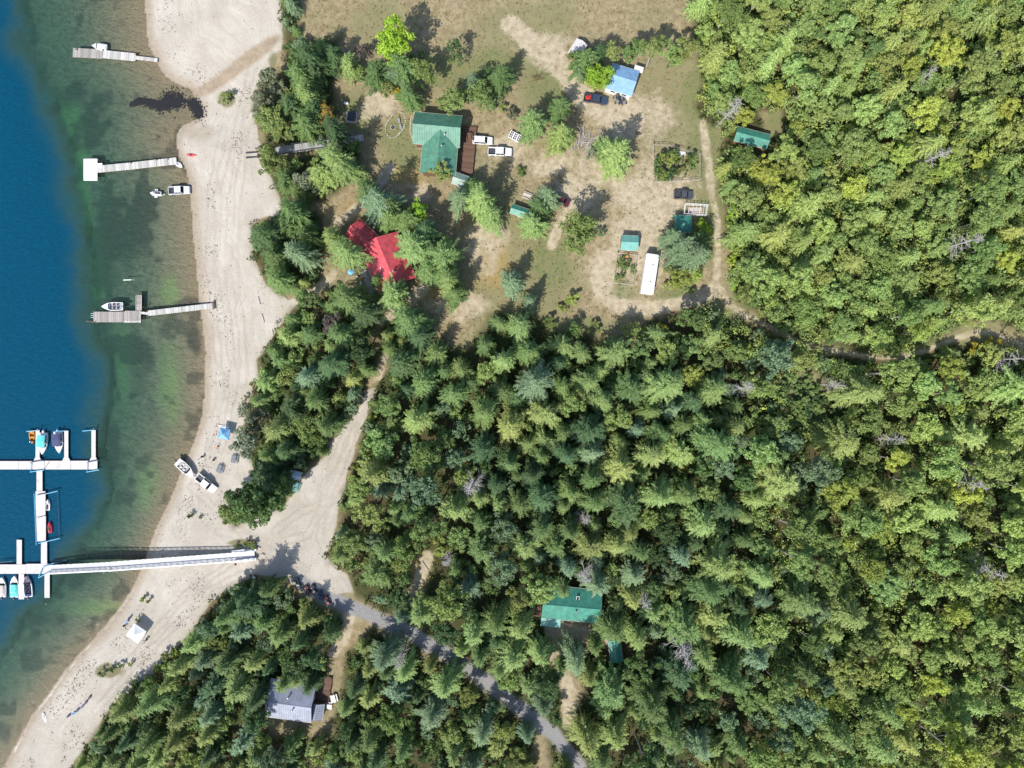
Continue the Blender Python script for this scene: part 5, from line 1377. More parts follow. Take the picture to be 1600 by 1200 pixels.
def jetski(px, py, dx, dy, col, label, z=0.0, ground=False, L=2.8):
    p = G(px, py, 0.4) if ground else at(px, py, 0.3)
    if not ground: p.z = 0.0
    o = thing('jet_ski', label, 'jet ski', p, ang(dx, dy), 'jet skis')
    k = L / 2.8
    MB().loft([[(x * k, -w, z + 0.35), (x * k, -w * 0.5, z - 0.1), (x * k, w * 0.5, z - 0.1), (x * k, w, z + 0.35), (x * k, w * 0.55, z + t), (x * k, -w * 0.55, z + t)] for x, w, t in ((-1.35, 0.48, 0.42), (-0.6, 0.55, 0.48), (0.3, 0.55, 0.62), (0.9, 0.38, 0.66), (1.38, 0.06, 0.5))]).build('hull', col, o)
    MB().loft([[(x * k, -0.2, z + 0.4), (x * k, -0.16, z + t), (x * k, 0.16, z + t), (x * k, 0.2, z + 0.4)] for x, t in ((-1.15, 0.66), (-0.5, 0.78), (0.15, 0.74))]).build('seat', DARK, o)
    h = MB(); h.tube((0.35 * k, -0.38, z + 1.0), (0.35 * k, 0.38, z + 1.0), 0.03); h.tube((0.55 * k, 0, z + 0.6), (0.35 * k, 0, z + 1.0), 0.06); h.build('handlebar', DARK, o)
jetski(75, 789, 0.5, -20, HULLW, 'white jet ski in the upper berth of the boat lift')
jetski(78, 824, -1, -20, paint('red_hull', (0.55, 0.03, 0.05), 0.3), 'red jet ski in the lower berth beside the pale dock')
jetski(245, 303, -18, -1, HULLW, 'white jet ski on a trailer behind the silver pickup', z=0.55, ground=True)
trailer(247, 303, 18, 1, 3.0, 'small trailer in the shallows carrying a white jet ski')

# kayaks and boards
def kayak(px, py, dx, dy, L, w, col, label, name='kayak', z=0.05, flat=False, g='kayaks and boards'):
    o = thing(name, label, name.replace('_', ' '), G(px, py), ang(dx, dy), g)
    st = [(-1, 0.02), (-0.75, 0.55), (-0.35, 0.95), (0, 1.0), (0.35, 0.93), (0.75, 0.5), (1, 0.02)]
    m = MB(); h = 0.1 if flat else 0.3
    m.loft([[(x * L / 2, -b * w / 2, z + h * 0.6 + abs(x) * 0.05), (x * L / 2, -b * w * 0.3, z), (x * L / 2, b * w * 0.3, z), (x * L / 2, b * w / 2, z + h * 0.6 + abs(x) * 0.05), (x * L / 2, 0, z + h + abs(x) * 0.05)] for x, b in st])
    m.build('hull', col, o)
    if flat: MB().box((-L * 0.12, 0, z + h + 0.02), (L * 0.35, w * 0.5, 0.03)).build('deck_pad', paint('grey_pad', (0.3, 0.32, 0.35), 0.8), o)
    else:
        MB().tube((0, 0, z + h - 0.02), (0, 0, z + h + 0.05), w * 0.3, w * 0.33, n=12).build('cockpit', DARK, o)
kayak(299, 243, 20, 1, 2.6, 0.75, paint('red_kayak', (0.75, 0.04, 0.05), 0.4), 'red kayak lying on the sand by the white-ended dock')
kayak(393, 664.5, 26, -6, 4.0, 0.7, paint('yellow_kayak', (0.75, 0.42, 0.08), 0.4), 'yellow kayak under the trees above the blue tent')
kayak(395, 670, 26, -3, 3.6, 0.7, paint('green_kayak', (0.14, 0.34, 0.25), 0.4), 'green kayak beside the yellow one under the trees')
kayak(351, 666.5, 18, 3, 2.9, 0.75, HULLW, 'white paddle board lying behind the blue canopy', 'paddle_board', flat=True)
kayak(280, 258, 12, 8, 2.4, 1.1, HULLW, 'white board at the shore end of the long narrow dock', 'paddle_board', flat=True, z=0.3)
kayak(70, 1121, 4, 12, 2.8, 0.8, HULLW, 'white paddle board at the water edge near bottom', 'paddle_board', flat=True)
for i, (x, y) in enumerate([(108, 1118), (116, 1114), (122, 1109), (129, 1104), (135, 1097), (141, 1089)]):
    kayak(x, y, 6, -5 - i, 1.3, 0.6, [NAVY_CANVAS, BLUE_CANVAS, NAVY_CANVAS, paint('slate_float', (0.16, 0.2, 0.28), 0.5), NAVY_CANVAS, DARK][i], ['lowest', 'second lowest', 'third lowest', 'third highest', 'second highest', 'highest'][i] + ' float in the curved line on the bottom beach', 'beach_float', g='line of floats on the beach')

# ------------------------------------------------------------------ docks
def strip(o, name, x0, x1, y0, y1, z, mat, planks=True, along='x', step=0.22, thick=0.22, under=None):
    """dock section between photograph pixels: float body plus separate boards"""
    a, b = at(x0, y1, z), at(x1, y0, z)
    c = ((a.x + b.x) / 2 - o.location.x, (a.y + b.y) / 2 - o.location.y)
    sx, sy = b.x - a.x, b.y - a.y
    base = MB().box((c[0], c[1], z - thick / 2 - 0.06), (sx - 0.06, sy - 0.06, thick)).build(name, under or LOG, o)
    if planks:
        m = MB(); n = max(2, int((sx if along == 'x' else sy) / step))
        for i in range(n):
            q = random.uniform(-0.006, 0.006); e = random.uniform(-0.03, 0.03)
            if along == 'x': m.box((c[0] - sx / 2 + (i + 0.5) * sx / n, c[1] + e, z - 0.03 + q), (sx / n - 0.025, sy, 0.055))
            else: m.box((c[0] + e, c[1] - sy / 2 + (i + 0.5) * sy / n, z - 0.03 + q), (sx, sy / n - 0.025, 0.055))
        m.build('deck_board', mat, base, kind='stuff')
    else:
        m = MB().box((c[0], c[1], z - 0.03), (sx, sy, 0.06)).build('deck_slab', mat, base)
    return base
def dock_thing(label, px, py, name='dock', g='docks'):
    p = at(px, py, 0); return thing(name, label, 'dock', p, 0, g)
def piling(o, px, py, top=1.0, r=0.13, mat=None):
    p = at(px, py, top); gz = ground_z(p.x, p.y)
    MB().tube((p.x - o.location.x, p.y - o.location.y, gz - 0.4), (p.x - o.location.x, p.y - o.location.y, top), r, n=10).build('piling', mat or LOG, o)
def tilted(o, name, A, Bp, w, z0, z1, mat, thick=0.16, step=0.24, under=None):
    """sloping or skewed walkway from pixel A to pixel B"""
    a, b = at(A[0], A[1], z0), at(Bp[0], Bp[1], z1)
    d = b - a; L = d.length; u = d.normalized(); s = Vector((-u.y, u.x, 0)).normalized(); nrm = u.cross(s)
    Mt = Matrix((( u.x, s.x, nrm.x, a.x - o.location.x), (u.y, s.y, nrm.y, a.y - o.location.y), (u.z, s.z, nrm.z, a.z), (0, 0, 0, 1)))
    m = MB(); m.M = Mt
    for q in (-w / 2 + 0.06, 0, w / 2 - 0.06): m.box((L / 2, q, -thick / 2 - 0.05), (L, 0.1, thick))
    base = m.build(name, under or LOG, o)
    k = MB(); k.M = Mt; n = int(L / step)
    for i in range(n): k.box(((i + 0.5) * L / n, random.uniform(-0.02, 0.02), 0), (L / n - 0.03, w, 0.05))
    k.build('deck_board', mat, base, kind='stuff')
    return base, Mt, L

# topmost dock
d = dock_thing('topmost weathered grey dock with a narrow ramp to the sand', 165, 85)
tilted(d, 'float_section', (114, 82), (160, 84.5), 2.3, 0.5, 0.5, GREYWOOD); tilted(d, 'float_section', (160.5, 84.5), (212, 89.5), 2.0, 0.52, 0.52, PALEWOOD); tilted(d, 'ramp', (212, 90.2), (246, 94), 0.95, 0.56, 0.5, PALEWOOD)
for x, y in ((118, 76), (160, 77), (211, 84)): piling(d, x, y, 1.1)
# white-ended dock
d = dock_thing('long narrow dock ending in a white square platform', 200, 260)
strip(d, 'platform', 130.5, 152, 248, 282, 0.55, BRIGHT, step=0.3, under=WHITE)
for A, Bq in (((152, 264.5), (204, 259.5)), ((204.5, 259.5), (244, 254.8)), ((244.6, 254.8), (262, 252.8)), ((262.6, 252.8), (276, 251.3))): tilted(d, 'walkway_section', A, Bq, 1.75, 0.5, 0.5, PALEWOOD)
for x, y in ((153, 249), (153, 281), (204, 254), (244, 249.5), (262, 248)): piling(d, x, y, 0.95, 0.1)
tilted(d, 'step', (152, 258.5), (160, 258), 1.0, 0.62, 0.62, BRIGHT)
# weathered T-shaped dock
d = dock_thing('weathered T-shaped dock with a side finger and long gangplank', 200, 492)
strip(d, 'platform', 146, 193, 487, 503.5, 0.55, GREYWOOD, step=0.2); strip(d, 'platform', 193.4, 220, 485.5, 500, 0.56, GREYWOOD, step=0.2); strip(d, 'side_ledge', 193, 220, 500.6, 504, 0.42, PALEWOOD, step=0.2)
strip(d, 'finger', 212, 221.5, 461, 485, 0.55, GREYWOOD, along='y', step=0.2)
m = MB()
for x in (212.4, 221.1):
    a = at(x, 461, 0.62) - d.location; b = at(x, 485, 0.62) - d.location; m.tube((a.x, a.y, 0.62), (b.x, b.y, 0.62), 0.06)
m.build('kerb_rail', PALEWOOD, d)
tilted(d, 'link_plate', (220, 488.6), (231, 490), 0.6, 0.6, 0.62, PALEWOOD)
tilted(d, 'gangplank', (231, 489.6), (335, 477.5), 1.35, 0.65, 0.95, PALEWOOD)
for x, y in ((146, 486), (146, 504), (193, 486), (224, 480), (224, 496), (229, 486), (229, 494)): piling(d, x, y, 1.1, 0.1)
m = MB()
for yy in (490, 493, 496):
    a = at(142, yy, 0.7) - d.location; b = at(147, yy, 0.7) - d.location; m.tube((a.x, a.y, 0.7), (b.x, b.y, 0.7), 0.04)
m.build('ladder', BRIGHT, d)
a = at(134, 501.5, 0.6) - d.location; b = at(152, 504.5, 0.6) - d.location
MB().tube((a.x, a.y, 0.55), (b.x, b.y, 0.62), 0.06).build('boom_pole', paint('rusty_pole', (0.28, 0.12, 0.09), 0.8), d)
a = at(333, 477, 1.0) - d.location; MB().box((a.x, a.y, 0.9), (0.4, 1.9, 0.35), 0.12).build('shore_block', LOG, d)

# marina: upper pier
def pipe(o, A, Bq, z0=0.75, z1=None, r=0.11, mat=None, name='bumper_pipe'):
    z1 = z0 if z1 is None else z1
    a, b = at(A[0], A[1], z0) - o.location, at(Bq[0], Bq[1], z1) - o.location
    MB().tube((a.x, a.y, z0), (b.x, b.y, z1), r, n=8).build(name, mat or BLUEPIPE, o)
d = dock_thing('upper marina pier of pale slabs with three fingers', 75, 726, 'marina_pier')
for x0, x1 in ((-60, -20), (-19.6, 29), (29.4, 69.3), (69.7, 110), (110.4, 152)): strip(d, 'pier_section', x0, x1, 720 + (x0 < 30) * 0.5, 733.5, 0.6, CONCRETE, planks=False, under=paint('float_grey', (0.2, 0.2, 0.2), 0.8))
for x0, x1, y0 in ((55.5, 61.8, 672.5), (100.3, 106.6, 673), (142.8, 149.4, 672)):
    strip(d, 'finger', x0, x1, y0, 719.6, 0.56, CONCRETE, planks=False)
    c = [at(x0 - 3, 719.8, 0.58), at(x1 + 3, 719.8, 0.58), at(x1, 714, 0.58), at(x0, 714, 0.58)]
    MB().slab([(q.x - d.location.x, q.y - d.location.y, 0.605) for q in c], 0.12).build('gusset', CONCRETE, d)
    pipe(d, (x0 - 14, y0 + 1.5), (x0 + 2, y0), 0.7)
for xs in ((48, 69), (136, 155)):
    pipe(d, (xs[0], 722.5), (xs[1] - 1, 719), 0.85, mat=NAVYPIPE); pipe(d, (xs[0] - 1, 737.5), (xs[1], 734), 0.85); pipe(d, (xs[0] + 1, 723), (xs[0], 737), 0.85, r=0.07)
pipe(d, (70, 732), (77, 721), 0.68, r=0.04, mat=DARK)
for x, y in ((58, 671), (92, 673), (146, 670)): piling(d, x, y, 1.3, 0.12, BLUEPIPE)
# marina: connecting walkway and lift berth
d = dock_thing('pale connecting walkway with blue bumper pipes and jet ski berths', 63, 810, 'marina_walkway')
strip(d, 'walkway_section', 57, 66.2, 734.5, 767, 0.56, CONCRETE, planks=False)
strip(d, 'berth_section', 55.5, 71, 767.6, 806, 0.62, CONCRETE, planks=False); strip(d, 'berth_section', 56, 71.5, 806.5, 846, 0.62, CONCRETE, planks=False)
strip(d, 'walkway_section', 64, 73.4, 846.5, 881.5, 0.56, CONCRETE, planks=False)
pipe(d, (53.5, 771), (57, 852), 0.7); pipe(d, (58, 773.5), (90, 767.5), 0.85, mat=NAVYPIPE); pipe(d, (72, 771.5), (90, 767.3), 1.0); pipe(d, (90, 768), (93, 842), 0.4, mat=NAVYPIPE, r=0.07); pipe(d, (60, 849), (94, 841), 0.85); pipe(d, (58, 809.5), (72, 805), 0.75, r=0.05, mat=NAVYPIPE)
# marina: lower pier
d = dock_thing('lower marina pier of pale slabs at the gangway foot', 40, 889, 'marina_pier')
for x0, x1 in ((-60, -12), (-11.6, 40), (40.4, 81)): strip(d, 'pier_section', x0, x1, 882 - (x0 > 30), 896.5, 0.6, CONCRETE, planks=False)
for x0, x1, y0, y1 in ((26, 34, 843.5, 881.6), (29, 37.5, 897, 936.5), (69.5, 77.5, 897, 934)): strip(d, 'finger', x0, x1, y0, y1, 0.56, CONCRETE, planks=False)
pipe(d, (0, 878.5), (20, 877), 0.85, mat=NAVYPIPE); pipe(d, (66, 887), (85, 879), 0.9); pipe(d, (85, 880), (104, 875), 0.9, mat=NAVYPIPE); pipe(d, (66, 888), (60, 903), 0.9); pipe(d, (60, 903), (78, 893), 0.9)

# gangway: aluminium truss bridge from the pier up to the bank
bank = G(398, 868)
d = thing('gangway', 'long white aluminium gangway from lower pier to the shore', 'gangway', (at(240, 878, 0).x, at(240, 878, 0).y, 0), 0)
def truss(A, Bq, z0, z1, w, step):
    base, Mt, L = tilted(d, 'deck_frame', A, Bq, w, z0, z1, paint('aluminium_grating', (0.44, 0.45, 0.47), 0.5, 0.3), 0.14, 0.3, BRIGHT)
    for s in (-1, 1):
        m = MB(); m.M = Mt; y = s * (w / 2 + 0.06)
        m.box((L / 2, y, 1.1), (L, 0.17, 0.14)); m.box((L / 2, y, 0.05), (L, 0.12, 0.24)); m.box((L / 2, y, 0.6), (L, 0.05, 0.07))
        n = int(L / step)
        for i in range(n + 1):
            x = L * i / n; m.box((x, y, 0.55), (0.09, 0.09, 1.1))
            if i < n: m.tube((x, y, 0.1), (L * (i + 1) / n, y, 1.05), 0.04, n=5)
        m.build('side_truss', BRIGHT, d)
truss((78, 889.2), (172, 884.4), 0.75, 1.85, 1.75, 1.4)
truss((172.4, 884.4), (398, 867.5), 1.9, bank.z + 0.55, 1.85, 1.5)
for q in (G(172, 886), G(300, 876)):
    for s in (-0.8, 0.8): MB().tube((q.x - d.location.x, q.y + s - d.location.y, ground_z(q.x, q.y) - 0.5), (q.x - d.location.x, q.y + s - d.location.y, (1.8 if q.x < -90 else bank.z + 0.0) ), 0.12, n=8).build('support_post', STEEL, d)
for A, Bq in (((362, 862.5), (382, 860)), ((384, 861), (400, 859.5)), ((366, 877.5), (400, 873.5))):
    a, b = at(A[0], A[1], bank.z + 1.0), at(Bq[0], Bq[1], bank.z + 1.0)
    m = MB(); c = (a + b) / 2 - d.location; m.box((c.x, c.y, bank.z + 0.6), ((b - a).length, 0.5, 0.9), math.atan2(b.y - a.y, b.x - a.x)); m.build('end_panel', BRIGHT, d)
# ramp of boards from the beach to the house
d = thing('boardwalk_ramp', 'grey boardwalk ramp with dark rails crossing the upper tree belt', 'boardwalk', G(500, 233), 0)
gz = [G(x, y).z + 0.25 for x, y in ((438, 242), (500, 232), (572, 222))]
for (A, Bq, i) in (((436, 242), (500, 233), 0), ((500.5, 233), (572, 222), 1)):
    base, Mt, L = tilted(d, 'boardwalk_section', A, Bq, 1.9, gz[i], gz[i + 1], wood('grey_boardwalk', (0.38, 0.37, 0.37, 1), axis='y'), 0.2, 0.25)
    for s in (-1, 1):
        m = MB(); m.M = Mt; m.box((L / 2, s * 0.98, 0.55), (L, 0.12, 0.08))
        for i2 in range(int(L / 1.8) + 1): m.box((min(L - 0.05, i2 * 1.8 + 0.05), s * 0.98, 0.2), (0.1, 0.1, 0.8))
        m.build('handrail', DARK, d)
for i, (x, y, lb) in enumerate([(394, 238.5, 'upper dark timber lying on sand in line with boardwalk'), (394, 246, 'lower dark timber lying on sand in line with boardwalk')]):
    o = thing('beach_timber', lb, 'timber', G(x, y), ang(20, -1.5), 'dark timbers on the beach')
    MB().box((0, 0, 0.12), (3.0, 0.3, 0.26)).build('beam', DARK, o); MB().box((1.8, 0.1, 0.1), (0.5, 0.4, 0.22)).build('block', LOG, o)

# ------------------------------------------------------------------ tents, tables and small things
def canopy_tent(px, py, dx, dy, w, col, label):
    o = thing('canopy_tent', label, 'canopy tent', G(px, py, 2.6), ang(dx, dy), 'beach canopies')
    a = w / 2; c = [(-a, -a), (a, -a), (a, a), (-a, a)]
    for i in range(4):
        p0, p1 = c[i], c[(i + 1) % 4]
        pn = MB(); nseg = 4; rows = []
        for k in range(nseg + 1):
            t = k / nseg; zz = 2.1 + 0.95 * (t ** 1.15)
            rows.append([(p0[0] * (1 - t), p0[1] * (1 - t), zz), ((p0[0] + p1[0]) / 2 * (1 - t), (p0[1] + p1[1]) / 2 * (1 - t), zz - 0.05 * (1 - t)), (p1[0] * (1 - t), p1[1] * (1 - t), zz)])
        pn.loft(rows, cap=False, closed=False)
        pn.add([(p0[0], p0[1], 2.1), (p1[0], p1[1], 2.1), (p1[0] * 1.01, p1[1] * 1.01, 1.86), (p0[0] * 1.01, p0[1] * 1.01, 1.86)], [(0, 1, 2, 3)])
        pn.build('roof_panel', col, o)
        MB().tube((p0[0] * 0.98, p0[1] * 0.98, 0), (p0[0] * 0.98, p0[1] * 0.98, 2.1), 0.03, n=6).build('leg', STEEL, o)
canopy_tent(211, 991, 22, 15, 3.6, WHITE_CANVAS, 'white pyramid canopy tent on the lower beach')
canopy_tent(349, 678, 16, 3, 2.6, BLUE_CANVAS, 'blue pyramid canopy tent above the picnic tables')
def picnic(px, py, dx, dy, mat, label, L=1.9):
    o = thing('picnic_table', label, 'picnic table', G(px, py, 0.7), ang(dx, dy), 'picnic tables')
    t = MB()
    for i in range(4): t.box((0, -0.3 + i * 0.2, 0.75), (L, 0.17, 0.05))
    t.build('table_top', mat, o)
    for s in (-1, 1):
        b = MB()
        for i in range(2): b.box((0, s * (0.62 + i * 0.17), 0.45), (L, 0.14, 0.05))
        b.build('bench', mat, o)
    for x in (-L * 0.35, L * 0.35):
        l = MB(); l.tube((x, -0.25, 0.72), (x, -0.6, 0), 0.045, n=5); l.tube((x, 0.25, 0.72), (x, 0.6, 0), 0.045, n=5); l.box((x, 0, 0.41), (0.06, 1.5, 0.08)); l.build('leg', mat, o)
SLATE = wood('slate_stained_wood', (0.22, 0.24, 0.28, 1)); TEALW = wood('teal_painted_wood', (0.16, 0.36, 0.36, 1)); CREAMW = wood('cream_wood', (0.62, 0.56, 0.48, 1)); WHITEW = wood('white_wood', (0.72, 0.72, 0.72, 1), dark=0.85)
picnic(366, 717.5, 2, -12, SLATE, 'slate picnic table on the sand nearest the trees')
picnic(343.5, 733, 4, -12, SLATE, 'slate picnic table on the sand nearest the white boat')
picnic(463, 761, 7, -16, TEALW, 'teal picnic table beside the pale blue roofed hut', 2.4)
picnic(824, 305.5, 12, 5, CREAMW, 'cream picnic table above the narrow tilted teal shed', 2.2)
o = None
picnic(521.5, 1092, 3, 12, WHITEW, 'white garden table beside the grey house deck, upper one', 1.8)
picnic(514, 1103.5, 7, 1, WHITEW, 'white garden table nearest the grey house, lower one', 1.4)
def chair(px, py, rz, col, label, z=0.0):
    p = G(px, py); p.z += z
    o = thing('folding_chair', label, 'chair', p, rz, 'outdoor chairs')
    MB().box((0, 0, 0.42), (0.5, 0.5, 0.05)).build('seat', col, o); MB().box((-0.27, 0, 0.72), (0.05, 0.5, 0.6), ry=-0.2).build('backrest', col, o)
    for x in (-0.22, 0.22):
        for y in (-0.22, 0.22): MB().tube((x, y, 0), (x, y, 0.42), 0.02, n=5).build('leg', STEEL, o)
for i, (x, y, c, lb) in enumerate([(319, 713, DARK, 'dark beach chair nearest the white beach boat bow'), (335.5, 717.5, paint('brown_canvas', (0.22, 0.1, 0.07), 0.8), 'brown beach chair between the boat and picnic tables'), (340, 699, paint('orange_canvas', (0.6, 0.25, 0.1), 0.8), 'orange beach chair below the blue canopy'),
        (203, 966, NAVY_CANVAS, 'navy beach chair highest above the white canopy'), (200, 971, BLUE_CANVAS, 'blue beach chair just above the white canopy'), (197.5, 976, DARK, 'dark beach chair at top left of the white canopy'), (231, 997, NAVY_CANVAS, 'navy chair right of the white canopy'),
        (558, 433, WHITE, 'white chair highest on the red cabin terrace'), (564, 443, WHITE, 'white chair lowest on the red cabin terrace'), (571, 437, DARK, 'dark chair on the red cabin terrace')]):
    chair(x, y, i * 1.3, c, lb)
o = thing('garden_parasol', 'small blue parasol on the red cabin terrace', 'parasol', G(548, 425, 2))
MB().tube((0, 0, 0), (0, 0, 2.3), 0.03).build('pole', STEEL, o)
m = MB(); m.add([(0, 0, 2.4)] + [(math.cos(a) * 0.75, math.sin(a) * 0.75, 2.05) for a in np.arange(8) * math.pi / 4], [(0, i + 1, (i + 1) % 8 + 1) for i in range(8)]); m.build('shade', paint('sky_blue_canvas', (0.14, 0.42, 0.66), 0.8), o)
# picnic table standing on the house deck
dz = Vector((4.0, 0, 0))
q = h1.matrix_basis @ Vector((7.5, -0.2, 1.0))
picnic(728, 204, 2, 12, CEDAR, 'brown picnic table on the green house deck')
bpy.data.objects[[ob.name for ob in bpy.data.objects if ob.get('label') == 'brown picnic table on the green house deck'][0]].location = q
# solar panels on a stand
o = thing('solar_panel_stand', 'tilted stand of dark solar panels right of the white cars', 'solar panel', G(802.5, 212, 0.8), ang(17, 9))
for i in range(3):
    f = MB(); x = -1.05 + i * 1.02; f.slab([(x, -0.8, 0.55), (x + 0.98, -0.8, 0.55), (x + 0.98, 0.75, 1.2), (x, 0.75, 1.2)], 0.05)
    fo = f.build('panel_frame', STEEL, o)
    c = MB()
    for a in range(2):
        for b in range(3):
            x0 = x + 0.05 + a * 0.45; t0 = 0.04 + b * 0.315; t1 = t0 + 0.29
            c.slab([(x0, -0.8 + 1.55 * t0, 0.565 + 0.65 * t0), (x0 + 0.42, -0.8 + 1.55 * t0, 0.565 + 0.65 * t0), (x0 + 0.42, -0.8 + 1.55 * t1, 0.565 + 0.65 * t1), (x0, -0.8 + 1.55 * t1, 0.565 + 0.65 * t1)], 0.01)
    c.build('solar_cell', paint('solar_cell', (0.03, 0.035, 0.05), 0.2), fo)
for x in (-0.9, 1.8):
    MB().tube((x, 0.6, 0), (x, 0.6, 1.1), 0.04).build('leg', STEEL, o); MB().tube((x, -0.7, 0), (x, -0.7, 0.5), 0.04).build('leg', STEEL, o)
# hot tub with cover
o = thing('hot_tub', 'dark covered hot tub on a pale slab in the upper yard', 'hot tub', G(549.5, 181.5, 0.6), ang(20, 1))
MB().box((-0.15, -0.1, 0.06), (2.7, 2.7, 0.14)).build('slab', CONCRETE, o); MB().box((0, 0, 0.5), (1.9, 1.9, 0.75), taper=1.04).build('tub_shell', LOG, o)
for s in (-1, 1): MB().box((s * 0.5, 0, 0.93), (0.98, 2.02, 0.1)).build('cover_half', DARK, o)
o = thing('propane_tank', 'small white tank left of the covered hot tub', 'tank', G(541, 161, 0.5))
MB().tube((-0.5, 0, 0.5), (0.5, 0, 0.5), 0.32, n=12).build('tank_body', WHITE, o)
for x in (-0.35, 0.35): MB().box((x, 0, 0.12), (0.1, 0.4, 0.26)).build('foot', STEEL, o)
# ring of stones with fire pit
STONE = paint('pale_stone', (0.42, 0.38, 0.33), 0.9, 0, 0.25, 2.0, bump=0.5)
def stone_mesh(seed):
    r = random.Random(seed); m = MB(); rings = []
    for k in range(4):
        z = -0.5 + k / 3; rad = [0.75, 1.0, 0.85, 0.4][k]
        rings.append([(math.cos(a) * rad * r.uniform(0.8, 1.15), math.sin(a) * rad * r.uniform(0.8, 1.15), z) for a in np.arange(7) * 0.8976])
    return m.loft(rings).mesh('stone', STONE)
STONES = [stone_mesh(i) for i in range(5)]
def stone(parent, x, y, z, s):
    o = bpy.data.objects.new('stone', random.choice(STONES)); COL.objects.link(o); o.parent = parent
    o.location = (x, y, z); o.scale = (s, s * random.uniform(0.7, 1.1), s * 0.8); o.rotation_euler = (0, 0, random.uniform(0, 6.28)); return o
c0 = G(618, 195)
o = thing('stone_terrace', 'stone-edged terrace ring with fire pit left of green house', 'terrace', c0)
for i in range(40):
    a = i / 40 * 6.283; R = 2.4 + 0.5 * math.sin(2 * a)
    stone(o, math.cos(a) * R * 0.95, math.sin(a) * R * 1.25, 0.12, random.uniform(0.14, 0.24))
for i in range(9):
    a = i / 9 * 6.283; stone(o, -0.6 + math.cos(a) * 0.6, -0.6 + math.sin(a) * 0.6, 0.15, 0.17)
MB().tube((-0.6, -0.6, 0.0), (-0.6, -0.6, 0.1), 0.45, n=12).build('ash_bed', DARK, o)
for x, y, s in ((0.9, 0.9, 1), (1.3, -0.6, 1)): MB().box((x, y, 0.3), (0.5, 1.2, 0.35), 0.2 * s).build('bench_block', paint('grey_block', (0.25, 0.26, 0.28), 0.8), o)
# stone border along the house
o = thing('stone_border', 'low stone garden border at the green house left wall', 'stone border', G(645, 205))
for i in range(26):
    t = i / 25; q = G(np.interp(t, [0, 0.25, 0.6, 0.85, 1], [650, 642, 641, 646, 656]), np.interp(t, [0, 0.25, 0.6, 0.85, 1], [172, 185, 205, 222, 232])); stone(o, q.x - o.location.x, q.y - o.location.y, q.z - o.location.z + 0.08, 0.2)

# fenced garden plots and the white frame
def fence(pts, label, post_mat, h=1.2, rails=2, name='garden_fence', step=2.0, closed=True):
    q = [G(x, y) for x, y in pts]; o = thing(name, label, 'fence', q[0])
    n = len(q) if closed else len(q) - 1
    for i in range(n):
        a, b = q[i] - o.location, q[(i + 1) % len(q)] - o.location
        k = max(1, int((b - a).length / step))
        for j in range(k): 
            p = a.lerp(b, j / k); MB().box((p.x, p.y, p.z + h / 2 - 0.1), (0.12, 0.12, h + 0.2)).build('post', post_mat, o)
        for r_ in range(rails):
            zz = h * (1 - r_ * 0.45) - 0.08
            MB().tube((a.x, a.y, a.z + zz), (b.x, b.y, b.z + zz), 0.045, n=5).build('rail', post_mat, o)
    return o
PALEPOST = wood('pale_fence_wood', (0.48, 0.42, 0.36, 1))
fence([(1019, 228), (1044, 229), (1072, 238), (1092, 243), (1092, 283), (1020, 287)], 'pale wooden fence round the large overgrown garden plot', PALEPOST, 1.5)
fence([(964, 396), (958, 442), (988, 446), (994, 400)], 'wooden fence round the narrow garden bed', PALEPOST, 1.1)
o = fence([(1070, 320), (1104, 322), (1101, 338), (1067, 336)], 'white bare frame pen below the charcoal pickup', BRIGHT, 1.6, 3, 'frame_pen', 1.6)
for i in range(1, 6):
    a, b = G(1070 + 34 * i / 6, 320 + 2 * i / 6), G(1067 + 34 * i / 6, 336 + 2 * i / 6)
    MB().tube((a.x - o.location.x, a.y - o.location.y, a.z - o.location.z + 1.55), (b.x - o.location.x, b.y - o.location.y, b.z - o.location.z + 1.55), 0.05, n=5).build('cross_bar', BRIGHT, o)
o = thing('raised_bed', 'pinkish raised planter bed inside the white frame pen', 'planter', G(1086, 329))
MB().box((0, 0, 0.15), (3.4, 1.5, 0.3)).build('planter_box', paint('pink_board', (0.42, 0.28, 0.24), 0.8), o); MB().box((0, 0, 0.31), (3.1, 1.2, 0.05)).build('soil', paint('pale_soil', (0.45, 0.38, 0.34), 0.95, bump=0.5), o)
o = thing('lumber_stack', 'stack of pale boards at the large garden plot top edge', 'lumber', G(1062, 239))
for i in range(5): MB().box((0.1 * i, 0.16 * i - 0.4, 0.1 + 0.06 * (i % 2)), (2.6, 0.15, 0.07), -0.3 + 0.05 * i).build('board', WHITEW, o)
o = thing('garden_wheelbarrow', 'orange wheelbarrow in the narrow garden bed', 'wheelbarrow', G(979, 399, 0.4), ang(1, 8))
MB().loft([[(-0.5, -0.3, 0.35), (0.4, -0.2, 0.3), (0.4, 0.2, 0.3), (-0.5, 0.3, 0.35)], [(-0.7, -0.42, 0.7), (0.6, -0.36, 0.7), (0.6, 0.36, 0.7), (-0.7, 0.42, 0.7)]]).build('tray', paint('orange_paint', (0.6, 0.22, 0.06), 0.5), o)
MB().tube((0.7, -0.05, 0.2), (0.7, 0.05, 0.2), 0.2, n=12).build('wheel', BLACK, o)
for s in (-1, 1): MB().tube((0.7, s * 0.1, 0.2), (-1.2, s * 0.3, 0.55), 0.025, n=5).build('handle', LOG, o); MB().tube((-0.4, s * 0.25, 0.4), (-0.45, s * 0.25, 0), 0.025, n=5).build('leg', STEEL, o)
o = thing('log_pile', 'heap of grey cut branches left of the central fir', 'log pile', G(922, 225))
